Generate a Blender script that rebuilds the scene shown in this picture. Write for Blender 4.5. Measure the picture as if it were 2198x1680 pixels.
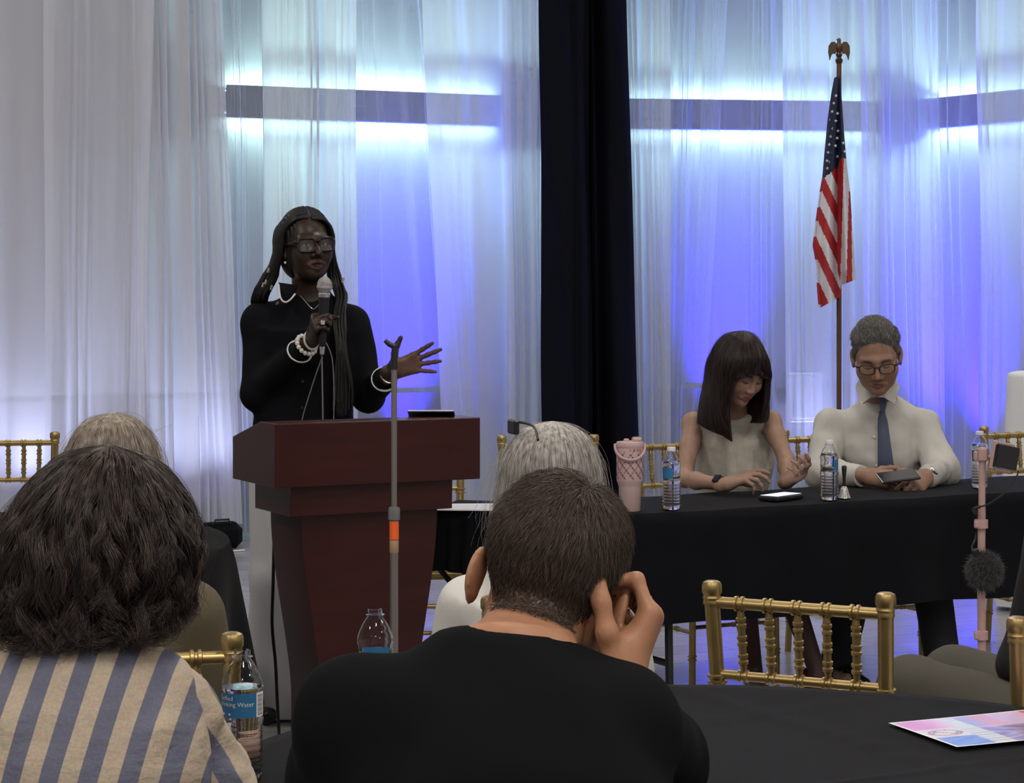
import bpy, math, random
import numpy as np
from mathutils import Vector, Matrix, Euler
for _o in list(bpy.data.objects):
    bpy.data.objects.remove(_o)
S = bpy.context.scene
C = S.collection
PI = math.pi
rng = np.random.default_rng(7)
random.seed(7)

# ------------------------------------------------------------------ camera
F_PX, CX, HY, CAM_H = 4700.0, 1099.0, 600.0, 1.53       # focal length in pixels, principal column, horizon row, eye height
cam_d = bpy.data.cameras.new('camera')
cam = bpy.data.objects.new('camera', cam_d); C.objects.link(cam)
cam.location = (0, 0, CAM_H); cam.rotation_euler = (PI/2, 0, 0)
cam_d.sensor_width = 36; cam_d.sensor_fit = 'HORIZONTAL'
cam_d.lens = 36*F_PX/2198
cam_d.shift_y = -(840-HY)/2198
cam_d.clip_start = 0.05; cam_d.clip_end = 100
S.camera = cam

# ------------------------------------------------------------------ world, light, exposure
w = bpy.data.worlds.new('world'); S.world = w; w.use_nodes = True
w.node_tree.nodes['Background'].inputs[0].default_value = (0.62, 0.66, 0.80, 1)
w.node_tree.nodes['Background'].inputs[1].default_value = 0.03
S.view_settings.view_transform = 'Standard'; S.view_settings.look = 'None'
S.view_settings.gamma = 1; S.view_settings.exposure = 0.62
S.view_settings.use_curve_mapping = False
try:
    S.cycles.transparent_max_bounces = 16
    S.cycles.max_bounces = 9; S.cycles.diffuse_bounces = 2; S.cycles.glossy_bounces = 3; S.cycles.transmission_bounces = 9
    S.cycles.use_adaptive_sampling = True; S.cycles.adaptive_threshold = 0.08; S.cycles.adaptive_min_samples = 12
    S.cycles.caustics_reflective = False; S.cycles.caustics_refractive = False
    S.cycles.use_denoising = True
    S.cycles.sample_clamp_indirect = 6
except Exception:
    pass

def lamp_area(name, loc, rot, sx, sy, power, col, spread=180):
    d = bpy.data.lights.new(name, 'AREA'); d.shape = 'RECTANGLE'; d.size = sx; d.size_y = sy
    d.energy = power; d.color = col; d.spread = math.radians(spread)
    o = bpy.data.objects.new(name, d); C.objects.link(o); o.location = loc; o.rotation_euler = rot
    return o
CEIL = 4.4
# the hall's ceiling panels: rows of square downlights above and behind the audience, then an added curtain wash
for (lx, ly, pw) in ((-3.2, -2.4, 46), (0.6, -2.4, 46), (4.4, -2.4, 46),
                     (-3.2, 1.0, 46), (0.6, 1.0, 46), (4.4, 1.0, 46),
                     (-3.2, 4.6, 40), (0.6, 4.6, 40), (4.4, 4.6, 40),
                     (-3.6, 8.6, 26), (0.6, 8.6, 22), (4.4, 8.6, 22),
                     (-4.6, 9.6, 12), (-2.4, 10.6, 12), (-0.2, 11.4, 10), (2.2, 11.6, 10), (4.0, 10.0, 10)):  # this row is added fill that lifts the curtain brightness
    lamp_area('ceiling_and_fill_light', (lx, ly, CEIL-0.03), (0, 0, 0), 0.6, 0.6, pw, (1.0, 0.93, 0.84))

# ------------------------------------------------------------------ helpers
def P(px, py, Y):
    """world point seen at pixel px, py and lying Y metres in front of the camera"""
    return np.array(((px-CX)/F_PX*Y, Y, CAM_H-(py-HY)/F_PX*Y))
def Pz(px, Y, z):
    return np.array(((px-CX)/F_PX*Y, Y, z))
def nrm(v):
    v = np.asarray(v, float); return v/(np.linalg.norm(v)+1e-12)

MATS = {}
def mat(name, col, rough=0.6, metal=0.0, bump=0.0, bscale=60.0, var=0.0, vscale=8.0, spec=0.5, trans=0.0, ior=1.45,
        alpha=1.0, attr=None, sheen=0.0, stretch=None, coat=0.0, sss=0.0, emit=None):
    m = bpy.data.materials.new(name); m.use_nodes = True
    nt = m.node_tree; b = nt.nodes['Principled BSDF']
    c4 = (col[0], col[1], col[2], 1)
    b.inputs['Base Color'].default_value = c4
    b.inputs['Roughness'].default_value = rough; b.inputs['Metallic'].default_value = metal
    b.inputs['Specular IOR Level'].default_value = spec
    b.inputs['IOR'].default_value = ior; b.inputs['Transmission Weight'].default_value = trans
    b.inputs['Alpha'].default_value = alpha
    if sheen: b.inputs['Sheen Weight'].default_value = sheen
    if coat: b.inputs['Coat Weight'].default_value = coat
    if sss:
        b.inputs['Subsurface Weight'].default_value = sss
        b.inputs['Subsurface Radius'].default_value = (0.012, 0.005, 0.003)
    if emit:
        b.inputs['Emission Color'].default_value = (emit[0], emit[1], emit[2], 1); b.inputs['Emission Strength'].default_value = emit[3]
    src = None
    if attr:
        a = nt.nodes.new('ShaderNodeAttribute'); a.attribute_name = attr; src = a.outputs['Color']
    if bump or var:
        tc = nt.nodes.new('ShaderNodeTexCoord'); vec = tc.outputs['Object']
        if stretch:
            mp = nt.nodes.new('ShaderNodeMapping'); mp.inputs['Scale'].default_value = stretch
            nt.links.new(vec, mp.inputs['Vector']); vec = mp.outputs['Vector']
    if var:
        n = nt.nodes.new('ShaderNodeTexNoise'); n.inputs['Scale'].default_value = vscale; n.inputs['Detail'].default_value = 5
        nt.links.new(vec, n.inputs['Vector'])
        hs = nt.nodes.new('ShaderNodeHueSaturation')
        mr = nt.nodes.new('ShaderNodeMapRange'); mr.inputs['From Min'].default_value = 0.3; mr.inputs['From Max'].default_value = 0.7
        mr.inputs['To Min'].default_value = 1-var; mr.inputs['To Max'].default_value = 1+var
        nt.links.new(n.outputs['Fac'], mr.inputs['Value']); nt.links.new(mr.outputs['Result'], hs.inputs['Value'])
        if src is None: hs.inputs['Color'].default_value = c4
        else: nt.links.new(src, hs.inputs['Color'])
        src = hs.outputs['Color']
    if src is not None: nt.links.new(src, b.inputs['Base Color'])
    if bump:
        n2 = nt.nodes.new('ShaderNodeTexNoise'); n2.inputs['Scale'].default_value = bscale; n2.inputs['Detail'].default_value = 4
        nt.links.new(vec, n2.inputs['Vector'])
        bp = nt.nodes.new('ShaderNodeBump'); bp.inputs['Strength'].default_value = bump; bp.inputs['Distance'].default_value = 0.004
        nt.links.new(n2.outputs['Fac'], bp.inputs['Height']); nt.links.new(bp.outputs['Normal'], b.inputs['Normal'])
    MATS[name] = m
    return m

def tag(o, label=None, cat=None, group=None, kind=None):
    if label: o['label'] = label
    if cat: o['category'] = cat
    if group: o['group'] = group
    if kind: o['kind'] = kind
    return o
def root(name, loc, label=None, cat=None, group=None, rz=0.0, kind=None):
    o = bpy.data.objects.new(name, None); C.objects.link(o)
    o.location = [float(v) for v in loc]; o.rotation_euler = (0, 0, rz); o.empty_display_size = 0.1
    return tag(o, label, cat, group, kind)
def mk(name, verts, faces, m, parent=None, smooth=True, world=False, autosmooth=None):
    """one mesh object; world=True: verts are world coordinates and no ancestor is rotated"""
    v = np.asarray(verts, dtype=float)
    if world and parent is not None:
        a = parent
        while a.parent is not None: a = a.parent
        v = v - np.array(a.location)
    me = bpy.data.meshes.new(name)
    me.from_pydata(v.tolist() if len(v) < 2000 else v, [], faces if not isinstance(faces, np.ndarray) else faces.tolist())
    if m is not None:
        for mm in (m if isinstance(m, (list, tuple)) else [m]): me.materials.append(mm)
    if smooth: me.polygons.foreach_set('use_smooth', np.ones(len(me.polygons), dtype=bool))
    me.update()
    o = bpy.data.objects.new(name, me); C.objects.link(o)
    if parent is not None: o.parent = parent
    if autosmooth:
        me.set_sharp_from_angle(angle=math.radians(autosmooth))
    return o
def copy_tree(o, parent=None):
    c = o.copy(); C.objects.link(c); c.parent = parent
    for ch in list(o.children): copy_tree(ch, c)
    return c
def setcol(o, cols, name='Col'):
    a = o.data.attributes.new(name, 'FLOAT_COLOR', 'POINT')
    cc = np.ones((len(cols), 4), np.float32); cc[:, :3] = cols
    a.data.foreach_set('color', cc.ravel())

def frame_from(d, up=(0, 0, 1)):
    """columns: side, up', d   (rotation whose local z runs along d)"""
    d = nrm(d); u = np.asarray(up, float)
    if abs(np.dot(d, nrm(u))) > 0.98: u = np.array((0, 1.0, 0))
    s = nrm(np.cross(u, d)); t = np.cross(d, s)
    return np.stack((s, t, d), 1)

class MB:
    def __init__(self): self.v = []; self.f = []; self.n = 0
    def add(self, v, f):
        v = np.asarray(v, float); self.v.append(v)
        self.f += [[i+self.n for i in q] for q in f]; self.n += len(v); return self
    def box(self, c, s, R=None, bev=0.0):
        c = np.asarray(c, float); h = np.asarray(s, float)/2
        if bev <= 0:
            v = np.array([(x, y, z) for x in (-1, 1) for y in (-1, 1) for z in (-1, 1)])*h
            f = [(0, 1, 3, 2), (4, 6, 7, 5), (0, 4, 5, 1), (2, 3, 7, 6), (0, 2, 6, 4), (1, 5, 7, 3)]
        else:
            b = min(bev, min(h)*0.95); v = []; ix = {}
            for x in (-1, 1):
                for y in (-1, 1):
                    for z in (-1, 1):
                        for ax in range(3):
                            p = np.array((x, y, z), float)*(h-b); p[ax] += (x, y, z)[ax]*b
                            ix[(x, y, z, ax)] = len(v); v.append(p)
            f = []
            for ax in range(3):
                a2, a3 = (ax+1) % 3, (ax+2) % 3
                for s_ in (-1, 1):
                    q = []
                    for (p_, r_) in ((-1, -1), (1, -1), (1, 1), (-1, 1)):
                        k = [0, 0, 0]; k[ax] = s_; k[a2] = p_; k[a3] = r_; q.append(ix[(k[0], k[1], k[2], ax)])
                    f.append(q if s_ > 0 else q[::-1])
                for p_ in (-1, 1):
                    for r_ in (-1, 1):
                        k0 = [0, 0, 0]; k0[a2] = p_; k0[a3] = r_
                        a = k0[:]; a[ax] = -1; bb = k0[:]; bb[ax] = 1
                        q = [ix[(*a, a2)], ix[(*bb, a2)], ix[(*bb, a3)], ix[(*a, a3)]]
                        f.append(q if p_*r_ > 0 else q[::-1])
            for x in (-1, 1):
                for y in (-1, 1):
                    for z in (-1, 1):
                        q = [ix[(x, y, z, 0)], ix[(x, y, z, 1)], ix[(x, y, z, 2)]]
                        f.append(q if x*y*z > 0 else q[::-1])
            v = np.array(v)
        if R is not None: v = v @ np.asarray(R).T
        return self.add(v+c, f)
    def tube(self, pts, r, n=10, cap=True, squash=None, up=None):
        pts = np.asarray(pts, float); m = len(pts)
        rr = np.full(m, r) if np.isscalar(r) else np.asarray(r, float)
        tg = np.zeros_like(pts); tg[1:-1] = pts[2:]-pts[:-2]; tg[0] = pts[1]-pts[0]; tg[-1] = pts[-1]-pts[-2]
        tg /= (np.linalg.norm(tg, axis=1, keepdims=True)+1e-12)
        a = np.asarray(up, float) if up is not None else (np.array((0, 0, 1.0)) if abs(tg[0][2]) < 0.9 else np.array((1.0, 0, 0)))
        s = nrm(np.cross(a, tg[0])); V = []
        ang = np.arange(n)*2*PI/n
        for i in range(m):
            s = s-tg[i]*np.dot(s, tg[i]); s = nrm(s); t = np.cross(tg[i], s)
            q = (squash[i] if hasattr(squash, '__len__') else squash) if squash is not None else 1.0
            V.append(pts[i]+rr[i]*(np.cos(ang)[:, None]*s+q*np.sin(ang)[:, None]*t))
        V = np.concatenate(V); F = []
        for i in range(m-1):
            for j in range(n):
                k = (j+1) % n
                F.append((i*n+j, i*n+k, (i+1)*n+k, (i+1)*n+j))
        if cap:
            F.append(tuple(range(n))[::-1]); F.append(tuple(range((m-1)*n, m*n)))
        return self.add(V, F)
    def lathe(self, prof, c=(0, 0, 0), n=24, R=None, cap=True):
        prof = np.asarray(prof, float); m = len(prof); ang = np.arange(n)*2*PI/n
        V = np.stack((np.outer(prof[:, 0], np.cos(ang)), np.outer(prof[:, 0], np.sin(ang)), np.repeat(prof[:, 1:2], n, 1)), -1).reshape(-1, 3)
        F = []
        for i in range(m-1):
            for j in range(n):
                k = (j+1) % n; F.append((i*n+j, i*n+k, (i+1)*n+k, (i+1)*n+j))
        if cap:
            F.append(tuple(range(n))[::-1]); F.append(tuple(range((m-1)*n, m*n)))
        if R is not None: V = V @ np.asarray(R).T
        return self.add(V+np.asarray(c, float), F)
    def prism(self, poly, z0, z1, M=None):
        """poly: list of 2-D points, counter-clockwise, extruded from z0 to z1; M maps (x,y,z) rows to world"""
        poly = np.asarray(poly, float); k = len(poly)
        V = np.concatenate((np.c_[poly, np.full(k, z0)], np.c_[poly, np.full(k, z1)]))
        F = [tuple(range(k))[::-1], tuple(range(k, 2*k))]+[(i, (i+1) % k, k+(i+1) % k, k+i) for i in range(k)]
        if M is not None: V = M(V)
        return self.add(V, F)
    def build(self, name, m, parent=None, smooth=True, world=False, sharp=40):
        return mk(name, np.concatenate(self.v), self.f, m, parent, smooth, world, sharp if smooth else None)

def grid_mesh(G):
    """G: (a, b, 3) array of points -> verts, faces"""
    a, b = G.shape[:2]; i = np.arange(a*b).reshape(a, b)
    f = np.stack((i[:-1, :-1], i[1:, :-1], i[1:, 1:], i[:-1, 1:]), -1).reshape(-1, 4)
    return G.reshape(-1, 3), f
def wav(p, seed, freq, n=7, ax=(1, 1, 1)):
    """cheap smooth noise in about -1..1"""
    r = np.random.default_rng(seed); out = np.zeros(p.shape[:-1])
    for i in range(n):
        k = r.normal(size=3)*freq*np.asarray(ax)*(0.6+0.25*i); out += np.sin(p @ k+r.uniform(0, 6.28))/(1+0.25*i)
    return out/(n**0.5)
def ease(t): return t*t*(3-2*t)
def catmull(pts, n):
    pts = np.asarray(pts, float); k = len(pts)
    t = np.linspace(0, k-1, n); i = np.minimum(t.astype(int), k-2); u = (t-i)[:, None]
    p0 = pts[np.maximum(i-1, 0)]; p1 = pts[i]; p2 = pts[i+1]; p3 = pts[np.minimum(i+2, k-1)]
    return 0.5*((2*p1)+(-p0+p2)*u+(2*p0-5*p1+4*p2-p3)*u*u+(-p0+3*p1-3*p2+p3)*u**3)
# ------------------------------------------------------------------ materials of the setting
mat('plaster', (0.70, 0.70, 0.72), 0.9, bump=0.05, bscale=40)
mat('wall_paint', (0.34, 0.34, 0.36), 0.9, bump=0.05, bscale=40)
mat('ceiling_paint', (0.62, 0.61, 0.60), 0.9)
mat('bar_paint', (0.22, 0.215, 0.235), 0.7)
mat('black_cloth', (0.0042, 0.0047, 0.0070), 0.85, bump=0.2, bscale=300, var=0.25, vscale=4, spec=0.10, sheen=0.035)
mat('velvet', (0.0042, 0.005, 0.010), 0.9, bump=0.2, bscale=200, spec=0.15)
mat('gold', (0.43, 0.315, 0.135), 0.36, metal=0.85, bump=0.03, bscale=90, var=0.08, vscale=20)
mat('ivory_cushion', (0.62, 0.60, 0.55), 0.8, bump=0.1, bscale=200)
mat('chrome', (0.55, 0.54, 0.54), 0.28, metal=0.9)
mat('black_plastic', (0.012, 0.012, 0.014), 0.45)
mat('white_sheet', (0.78, 0.79, 0.82), 0.75, bump=0.08, bscale=120)
def floor_material():
    m = bpy.data.materials.new('floor_planks'); m.use_nodes = True; nt = m.node_tree; b = nt.nodes['Principled BSDF']
    tc = nt.nodes.new('ShaderNodeTexCoord'); mp = nt.nodes.new('ShaderNodeMapping'); mp.inputs['Rotation'].default_value = (0, 0, math.radians(-26))
    nt.links.new(tc.outputs['Object'], mp.inputs['Vector'])
    br = nt.nodes.new('ShaderNodeTexBrick'); br.inputs['Scale'].default_value = 1.0
    br.inputs['Brick Width'].default_value = 1.2; br.inputs['Row Height'].default_value = 0.18; br.inputs['Mortar Size'].default_value = 0.003
    br.inputs['Color1'].default_value = (0.50, 0.49, 0.50, 1); br.inputs['Color2'].default_value = (0.40, 0.39, 0.40, 1); br.inputs['Mortar'].default_value = (0.25, 0.24, 0.25, 1)
    nt.links.new(mp.outputs['Vector'], br.inputs['Vector'])
    m2 = nt.nodes.new('ShaderNodeMapping'); m2.inputs['Scale'].default_value = (3, 40, 3); nt.links.new(mp.outputs['Vector'], m2.inputs['Vector'])
    n = nt.nodes.new('ShaderNodeTexNoise'); n.inputs['Scale'].default_value = 1.0; n.inputs['Detail'].default_value = 5; nt.links.new(m2.outputs['Vector'], n.inputs['Vector'])
    mx = nt.nodes.new('ShaderNodeMix'); mx.data_type = 'RGBA'; mx.blend_type = 'MULTIPLY'; mx.inputs[0].default_value = 0.5
    nt.links.new(br.outputs['Color'], mx.inputs[6]); nt.links.new(n.outputs['Color'], mx.inputs[7]); nt.links.new(mx.outputs[2], b.inputs['Base Color'])
    b.inputs['Roughness'].default_value = 0.22
    bp = nt.nodes.new('ShaderNodeBump'); bp.inputs['Strength'].default_value = 0.12; bp.inputs['Distance'].default_value = 0.004
    nt.links.new(n.outputs['Fac'], bp.inputs['Height']); nt.links.new(bp.outputs['Normal'], b.inputs['Normal'])
    return m
def sheer_material(name, col, clear, trl):
    m = bpy.data.materials.new(name); m.use_nodes = True; nt = m.node_tree; nt.nodes.remove(nt.nodes['Principled BSDF'])
    out = nt.nodes['Material Output']
    d = nt.nodes.new('ShaderNodeBsdfDiffuse'); t = nt.nodes.new('ShaderNodeBsdfTranslucent'); tr = nt.nodes.new('ShaderNodeBsdfTransparent')
    for x in (d, t): x.inputs['Color'].default_value = (*col, 1)
    tr.inputs['Color'].default_value = (0.97, 0.97, 1.0, 1)
    m1 = nt.nodes.new('ShaderNodeMixShader'); m1.inputs[0].default_value = trl
    m2 = nt.nodes.new('ShaderNodeMixShader'); m2.inputs[0].default_value = clear
    nt.links.new(d.outputs[0], m1.inputs[1]); nt.links.new(t.outputs[0], m1.inputs[2])
    nt.links.new(m1.outputs[0], m2.inputs[1]); nt.links.new(tr.outputs[0], m2.inputs[2]); nt.links.new(m2.outputs[0], out.inputs['Surface'])
    # seen edge-on the weave closes up
    lw = nt.nodes.new('ShaderNodeLayerWeight'); lw.inputs['Blend'].default_value = 0.35
    mr = nt.nodes.new('ShaderNodeMapRange'); mr.inputs['To Min'].default_value = clear; mr.inputs['To Max'].default_value = clear*0.35
    nt.links.new(lw.outputs['Facing'], mr.inputs['Value']); nt.links.new(mr.outputs['Result'], m2.inputs[0])
    MATS[name] = m; return m
sheer_material('sheer', (0.90, 0.91, 0.96), 0.34, 0.5)
sheer_material('sheer_thin', (0.80, 0.82, 0.92), 0.78, 0.5)

# ------------------------------------------------------------------ the hall
tag(mk('floor', [(-9, -6, 0), (9, -6, 0), (9, 17, 0), (-9, 17, 0)], [(0, 1, 2, 3)], floor_material(), smooth=False), kind='structure')
tag(mk('ceiling', [(-9, -6, CEIL), (9, -6, CEIL), (9, 17, CEIL), (-9, 17, CEIL)], [(3, 2, 1, 0)], MATS['ceiling_paint'], smooth=False), kind='structure')
WA = [np.array((-8.5, 10.02)), np.array((0.25, 14.17))]      # plan lines of the far wall: it bends twice
WB = [np.array((0.25, 14.17)), np.array((2.60, 14.50))]
WC = [np.array((2.60, 14.50)), np.array((6.50, 8.20))]
def wall(name, seg, t=0.2):
    a, b = seg; d = nrm(b-a); n = np.array((-d[1], d[0]))
    if n[1] < 0: n = -n
    m = MB(); m.prism([a, b, b+n*t, a+n*t], 0, CEIL)
    return tag(m.build(name, MATS['wall_paint'], smooth=False), kind='structure')
wall('wall_left', WA); wall('wall_back', WB); wall('wall_right', WC)
m = MB(); m.box((-8.9, 2, CEIL/2), (0.2, 16, CEIL)); tag(m.build('wall_side', MATS['plaster'], smooth=False), kind='structure')
m = MB(); m.box((8.9, 2, CEIL/2), (0.2, 16, CEIL)); tag(m.build('wall_far_side', MATS['plaster'], smooth=False), kind='structure')
m = MB(); m.box((0, -5.9, CEIL/2), (18, 0.2, CEIL)); tag(m.build('wall_behind', MATS['plaster'], smooth=False), kind='structure')

def onwall(px, seg, off):
    """plan point where the pixel column px meets the wall line moved off metres into the room"""
    a, b = seg; d = nrm(b-a); n = np.array((d[1], -d[0]))
    if n[1] > 0: n = -n
    a = a+n*off; k = (px-CX)/F_PX
    # a.x + t d.x = k (a.y + t d.y)
    t = (k*a[1]-a[0])/(d[0]-k*d[1]); return a+d*t
# sill ledge along the wall (the faint horizontal line behind the curtains)
for i, (seg, x0, x1) in enumerate(((WA, -700, 1130), (WB, 1345, 1930))):
    a, b = onwall(x0, seg, 0.0), onwall(x1, seg, 0.0); d = nrm(b-a); n = np.array((d[1], -d[0])); n = n if n[1] < 0 else -n
    m = MB(); m.prism([a, a+n*0.012, b+n*0.012, b], 0.10, 0.82); tag(m.build('trim_%d' % (i+1), MATS['bar_paint'], smooth=False), kind='structure')

# floating light bars: an LED strip above and below each washes the wall
CY = (0.62, 1.0, 0.93)
def light_bar(x0, x1, seg, label, power):
    a, b = onwall(x0, seg, 0.06), onwall(x1, seg, 0.06); d = nrm(b-a); n = np.array((d[1], -d[0])); n = n if n[1] < 0 else -n
    L = np.linalg.norm(b-a); c = (a+b)/2; ang = math.atan2(d[1], d[0])
    r = root('light_bar', (c[0], c[1], 2.6), label, 'wall light', 'floating light bars on the far wall', rz=ang)
    m = MB(); m.box((0, -0.055, 0), (L, 0.02, 0.195), bev=0.004); m.build('front_panel', MATS['bar_paint'], r)
    m = MB(); m.box((0, -0.005, 0), (L, 0.08, 0.12), bev=0.004); m.build('back_box', MATS['bar_paint'], r)
    for s in (-1, 1):
        m = MB(); m.box((0, -0.0, s*0.066), (L-0.02, 0.03, 0.010)); m.build('diffuser_strip', MATS['led'], r)
        o = lamp_area('led_strip', (c[0], c[1], 2.6+s*0.075), (0 if s < 0 else PI, 0, ang), L-0.02, 0.02, power*L, CY, 165)
mat('led', (0.8, 0.9, 0.9), 0.5, emit=(0.7, 1.0, 0.95, 1.5))
light_bar(480, 1076, WA, 'long floating light bar behind the sheer curtain left of the black drape', 5.8)
light_bar(1325, 1880, WB, 'floating light bar behind the curtain and the flag', 4.6)
light_bar(1975, 2420, WC, 'floating light bar at the right edge behind the curtain', 4.4)

# blue uplights standing on the floor between curtain and wall; pale ones are added fill
mat('can_black', (0.02, 0.02, 0.022), 0.4)
mat('blue_lens', (0.05, 0.05, 0.6), 0.3, emit=(0.10, 0.06, 1.0, 6.0))
def uplight(px, seg, label, power, tilt=6, spot=30, col=(0.022, 0.008, 1.0)):
    c = onwall(px, seg, 0.22); r = root('uplight', (c[0], c[1], 0), label, 'stage light', 'blue uplights behind the curtains')
    m = MB(); m.lathe([(0.0, 0.03), (0.06, 0.03), (0.075, 0.06), (0.075, 0.2), (0.07, 0.2), (0.068, 0.18), (0.0, 0.18)], n=20); m.build('can', MATS['can_black'], r)
    m = MB(); m.lathe([(0.0, 0.178), (0.066, 0.178), (0.066, 0.186), (0.0, 0.19)], n=20); m.build('lens', MATS['blue_lens'], r)
    m = MB(); m.tube([(-0.09, 0, 0.11), (-0.09, 0, 0.01), (0.09, 0, 0.01), (0.09, 0, 0.11)], 0.008, 6); m.build('yoke', MATS['can_black'], r)
    d = bpy.data.lights.new('uplight_beam', 'SPOT'); d.energy = power; d.color = col; d.spot_size = math.radians(spot); d.spot_blend = 1.0; d.shadow_soft_size = 0.05
    o = bpy.data.objects.new('uplight_beam', d); C.objects.link(o); o.location = (c[0], c[1], 0.21); o.rotation_euler = (PI-math.radians(tilt), 0, 0)
uplight(885, WA, 'small blue floor uplight behind the lectern and curtain', 1000, 6, 46)
uplight(1555, WB, 'small blue floor uplight behind the seated woman', 900, 6, 42)
uplight(2062, WC, 'small blue floor uplight behind the seated man', 1300, 4, 60)
uplight(40, WA, 'added pale floor uplight brightening the far left curtain', 42, 4, 120, (0.62, 0.66, 1.0))  # added pale fill, makes the curtain brighter towards its hem
uplight(420, WA, 'added pale floor uplight brightening the tightly pleated curtain', 34, 4, 120, (0.62, 0.68, 1.0))  # second added fill lamp for the left curtains
uplight(1760, WB, 'added pale floor uplight brightening the curtain right of the flag', 24, 4, 110, (0.5, 0.56, 1.0))  # added pale fill for the curtain by the flag

# ------------------------------------------------------------------ curtains
def curtain(name, seg, off, xt0, xt1, xb0, xb1, pleats, amp, z0, z1, m, label, cat, group, seed, nu=None, second=0.16):
    """pleated hanging cloth between two slanted edges given by their pixel columns at the top and bottom of the photo"""
    r = np.random.default_rng(seed); nu = nu or int(pleats*14); nz = 22
    u = np.linspace(0, 1, nu); zz = np.linspace(z0, z1, nz)
    d = nrm(seg[1]-seg[0]); n = np.array((d[1], -d[0])); n = n if n[1] < 0 else -n
    G = np.zeros((nu, nz, 3))
    ph = r.uniform(0, 6.28, 4); wob = r.uniform(0.75, 1.3)
    uw = u+0.35/pleats*np.sin(u*pleats*2.3+ph[0])+0.25/pleats*np.sin(u*pleats*1.1+ph[1])
    base = np.sin(2*PI*pleats*uw+ph[2]); env = 0.55+0.45*np.sin(u*pleats*0.9*wob+ph[3])
    for k, z in enumerate(zz):
        t = (3.25-z)/3.2
        e0 = onwall(xt0+(xb0-xt0)*t, seg, off); e1 = onwall(xt1+(xb1-xt1)*t, seg, off)
        q = e0+(e1-e0)*(u[:, None])
        drop = 0.8+0.35*(z1-z)/(z1-z0)
        dis = amp*drop*(base*env+second*np.sin(2*PI*pleats*2.0*uw+ph[1]+0.4*z))+0.012*np.sin(3*z+9*u+ph[0])
        G[:, k, :2] = q+n*dis[:, None]; G[:, k, 2] = z
    # hem wanders a little
    G[:, 0, 2] += 0.012*np.sin(u*17+ph[0])
    v, f = grid_mesh(G)
    o = mk(name, v, f, m, smooth=True)
    return tag(o, label, cat, group)
SH, ST = MATS['sheer'], MATS['sheer_thin']
g = 'white sheer curtains along the far wall'
lst = [
 (WA, .55, -1500, -380, -1500, -390, 16, .03, SH, 'sheer white curtain panel continuing beyond the left edge of the photo', .10),
 (WC, .55, 2390, 3600, 2390, 3600, 14, .04, SH, 'sheer white curtain panel continuing beyond the right edge of the photo', .06),
 (WA, .50, -420, 120, -420, 110, 7, .03, SH, 'sheer white curtain panel at the far left edge of the photo', .10),
 (WA, .55, 95, 330, 100, 300, 5, .03, SH, 'sheer white curtain panel above the grey-beige hair at the left', .10),
 (WA, .50, 285, 475, 292, 520, 8, .05, SH, 'tightly pleated sheer curtain panel left of the first light bar', .12),
 (WA, .42, 420, 580, 470, 590, 8, .04, ST, 'thin sheer curtain panel over the left end of the light bar', .06),
 (WA, .50, 560, 765, 565, 770, 9, .05, SH, 'pleated sheer curtain panel directly above the speaker', .06),
 (WA, .45, 745, 925, 752, 1015, 4, .03, ST, 'thin sheer curtain panel lit strongest by blue to the right of the speaker', .06),
 (WA, .52, 905, 1150, 960, 1150, 5, .025, SH, 'smooth sheer curtain panel right of the slanting curtain edge', .06),
 (WA, .46, 1070, 1168, 1085, 1172, 6, .05, SH, 'bunched sheer curtain panel along the left edge of the black drape', .05),
 (WB, .46, 1338, 1440, 1368, 1440, 5, .05, SH, 'bunched sheer curtain panel along the right edge of the black drape', .05),
 (WB, .42, 1420, 1560, 1425, 1500, 7, .05, ST, 'narrow pleated sheer curtain panel left above the seated woman', .06),
 (WB, .50, 1510, 1690, 1480, 1700, 5, .03, ST, 'blue-lit sheer curtain panel above the seated woman', .06),
 (WB, .44, 1680, 1880, 1690, 1880, 6, .045, SH, 'sheer curtain panel right behind the flag', .06),
 (WB, .52, 1845, 2010, 1860, 2030, 8, .05, SH, 'pleated sheer curtain panel in the corner right of the flag', .06),
 (WC, .45, 1990, 2120, 2010, 2130, 4, .03, ST, 'blue-lit sheer curtain panel right of the seated man', .06),
 (WC, .50, 2100, 2420, 2115, 2420, 7, .05, SH, 'pleated sheer curtain panel at the right edge of the photo', .06),
]
for i, (seg, off, a0, a1, b0, b1, pl, am, mm, lab, z0) in enumerate(lst):
    curtain('sheer_curtain', seg, off, a0, a1, b0, b1, pl, am, z0, 4.25, mm, lab, 'curtain', g, 30+i)
# black drapes over the pier between the two wall faces
curtain('black_drape', WA, 0.95, 1156, 1262, 1163, 1275, 2.2, .06, .02, 4.3, MATS['velvet'], 'heavy black drape left half of the dark pair between the light bars', 'curtain', 'heavy black drapes', 71, 80, .1)
curtain('black_drape', WB, 0.75, 1240, 1346, 1250, 1377, 2.6, .06, .02, 4.3, MATS['velvet'], 'heavy black drape right half of the dark pair between the light bars', 'curtain', 'heavy black drapes', 72, 80, .1)

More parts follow.
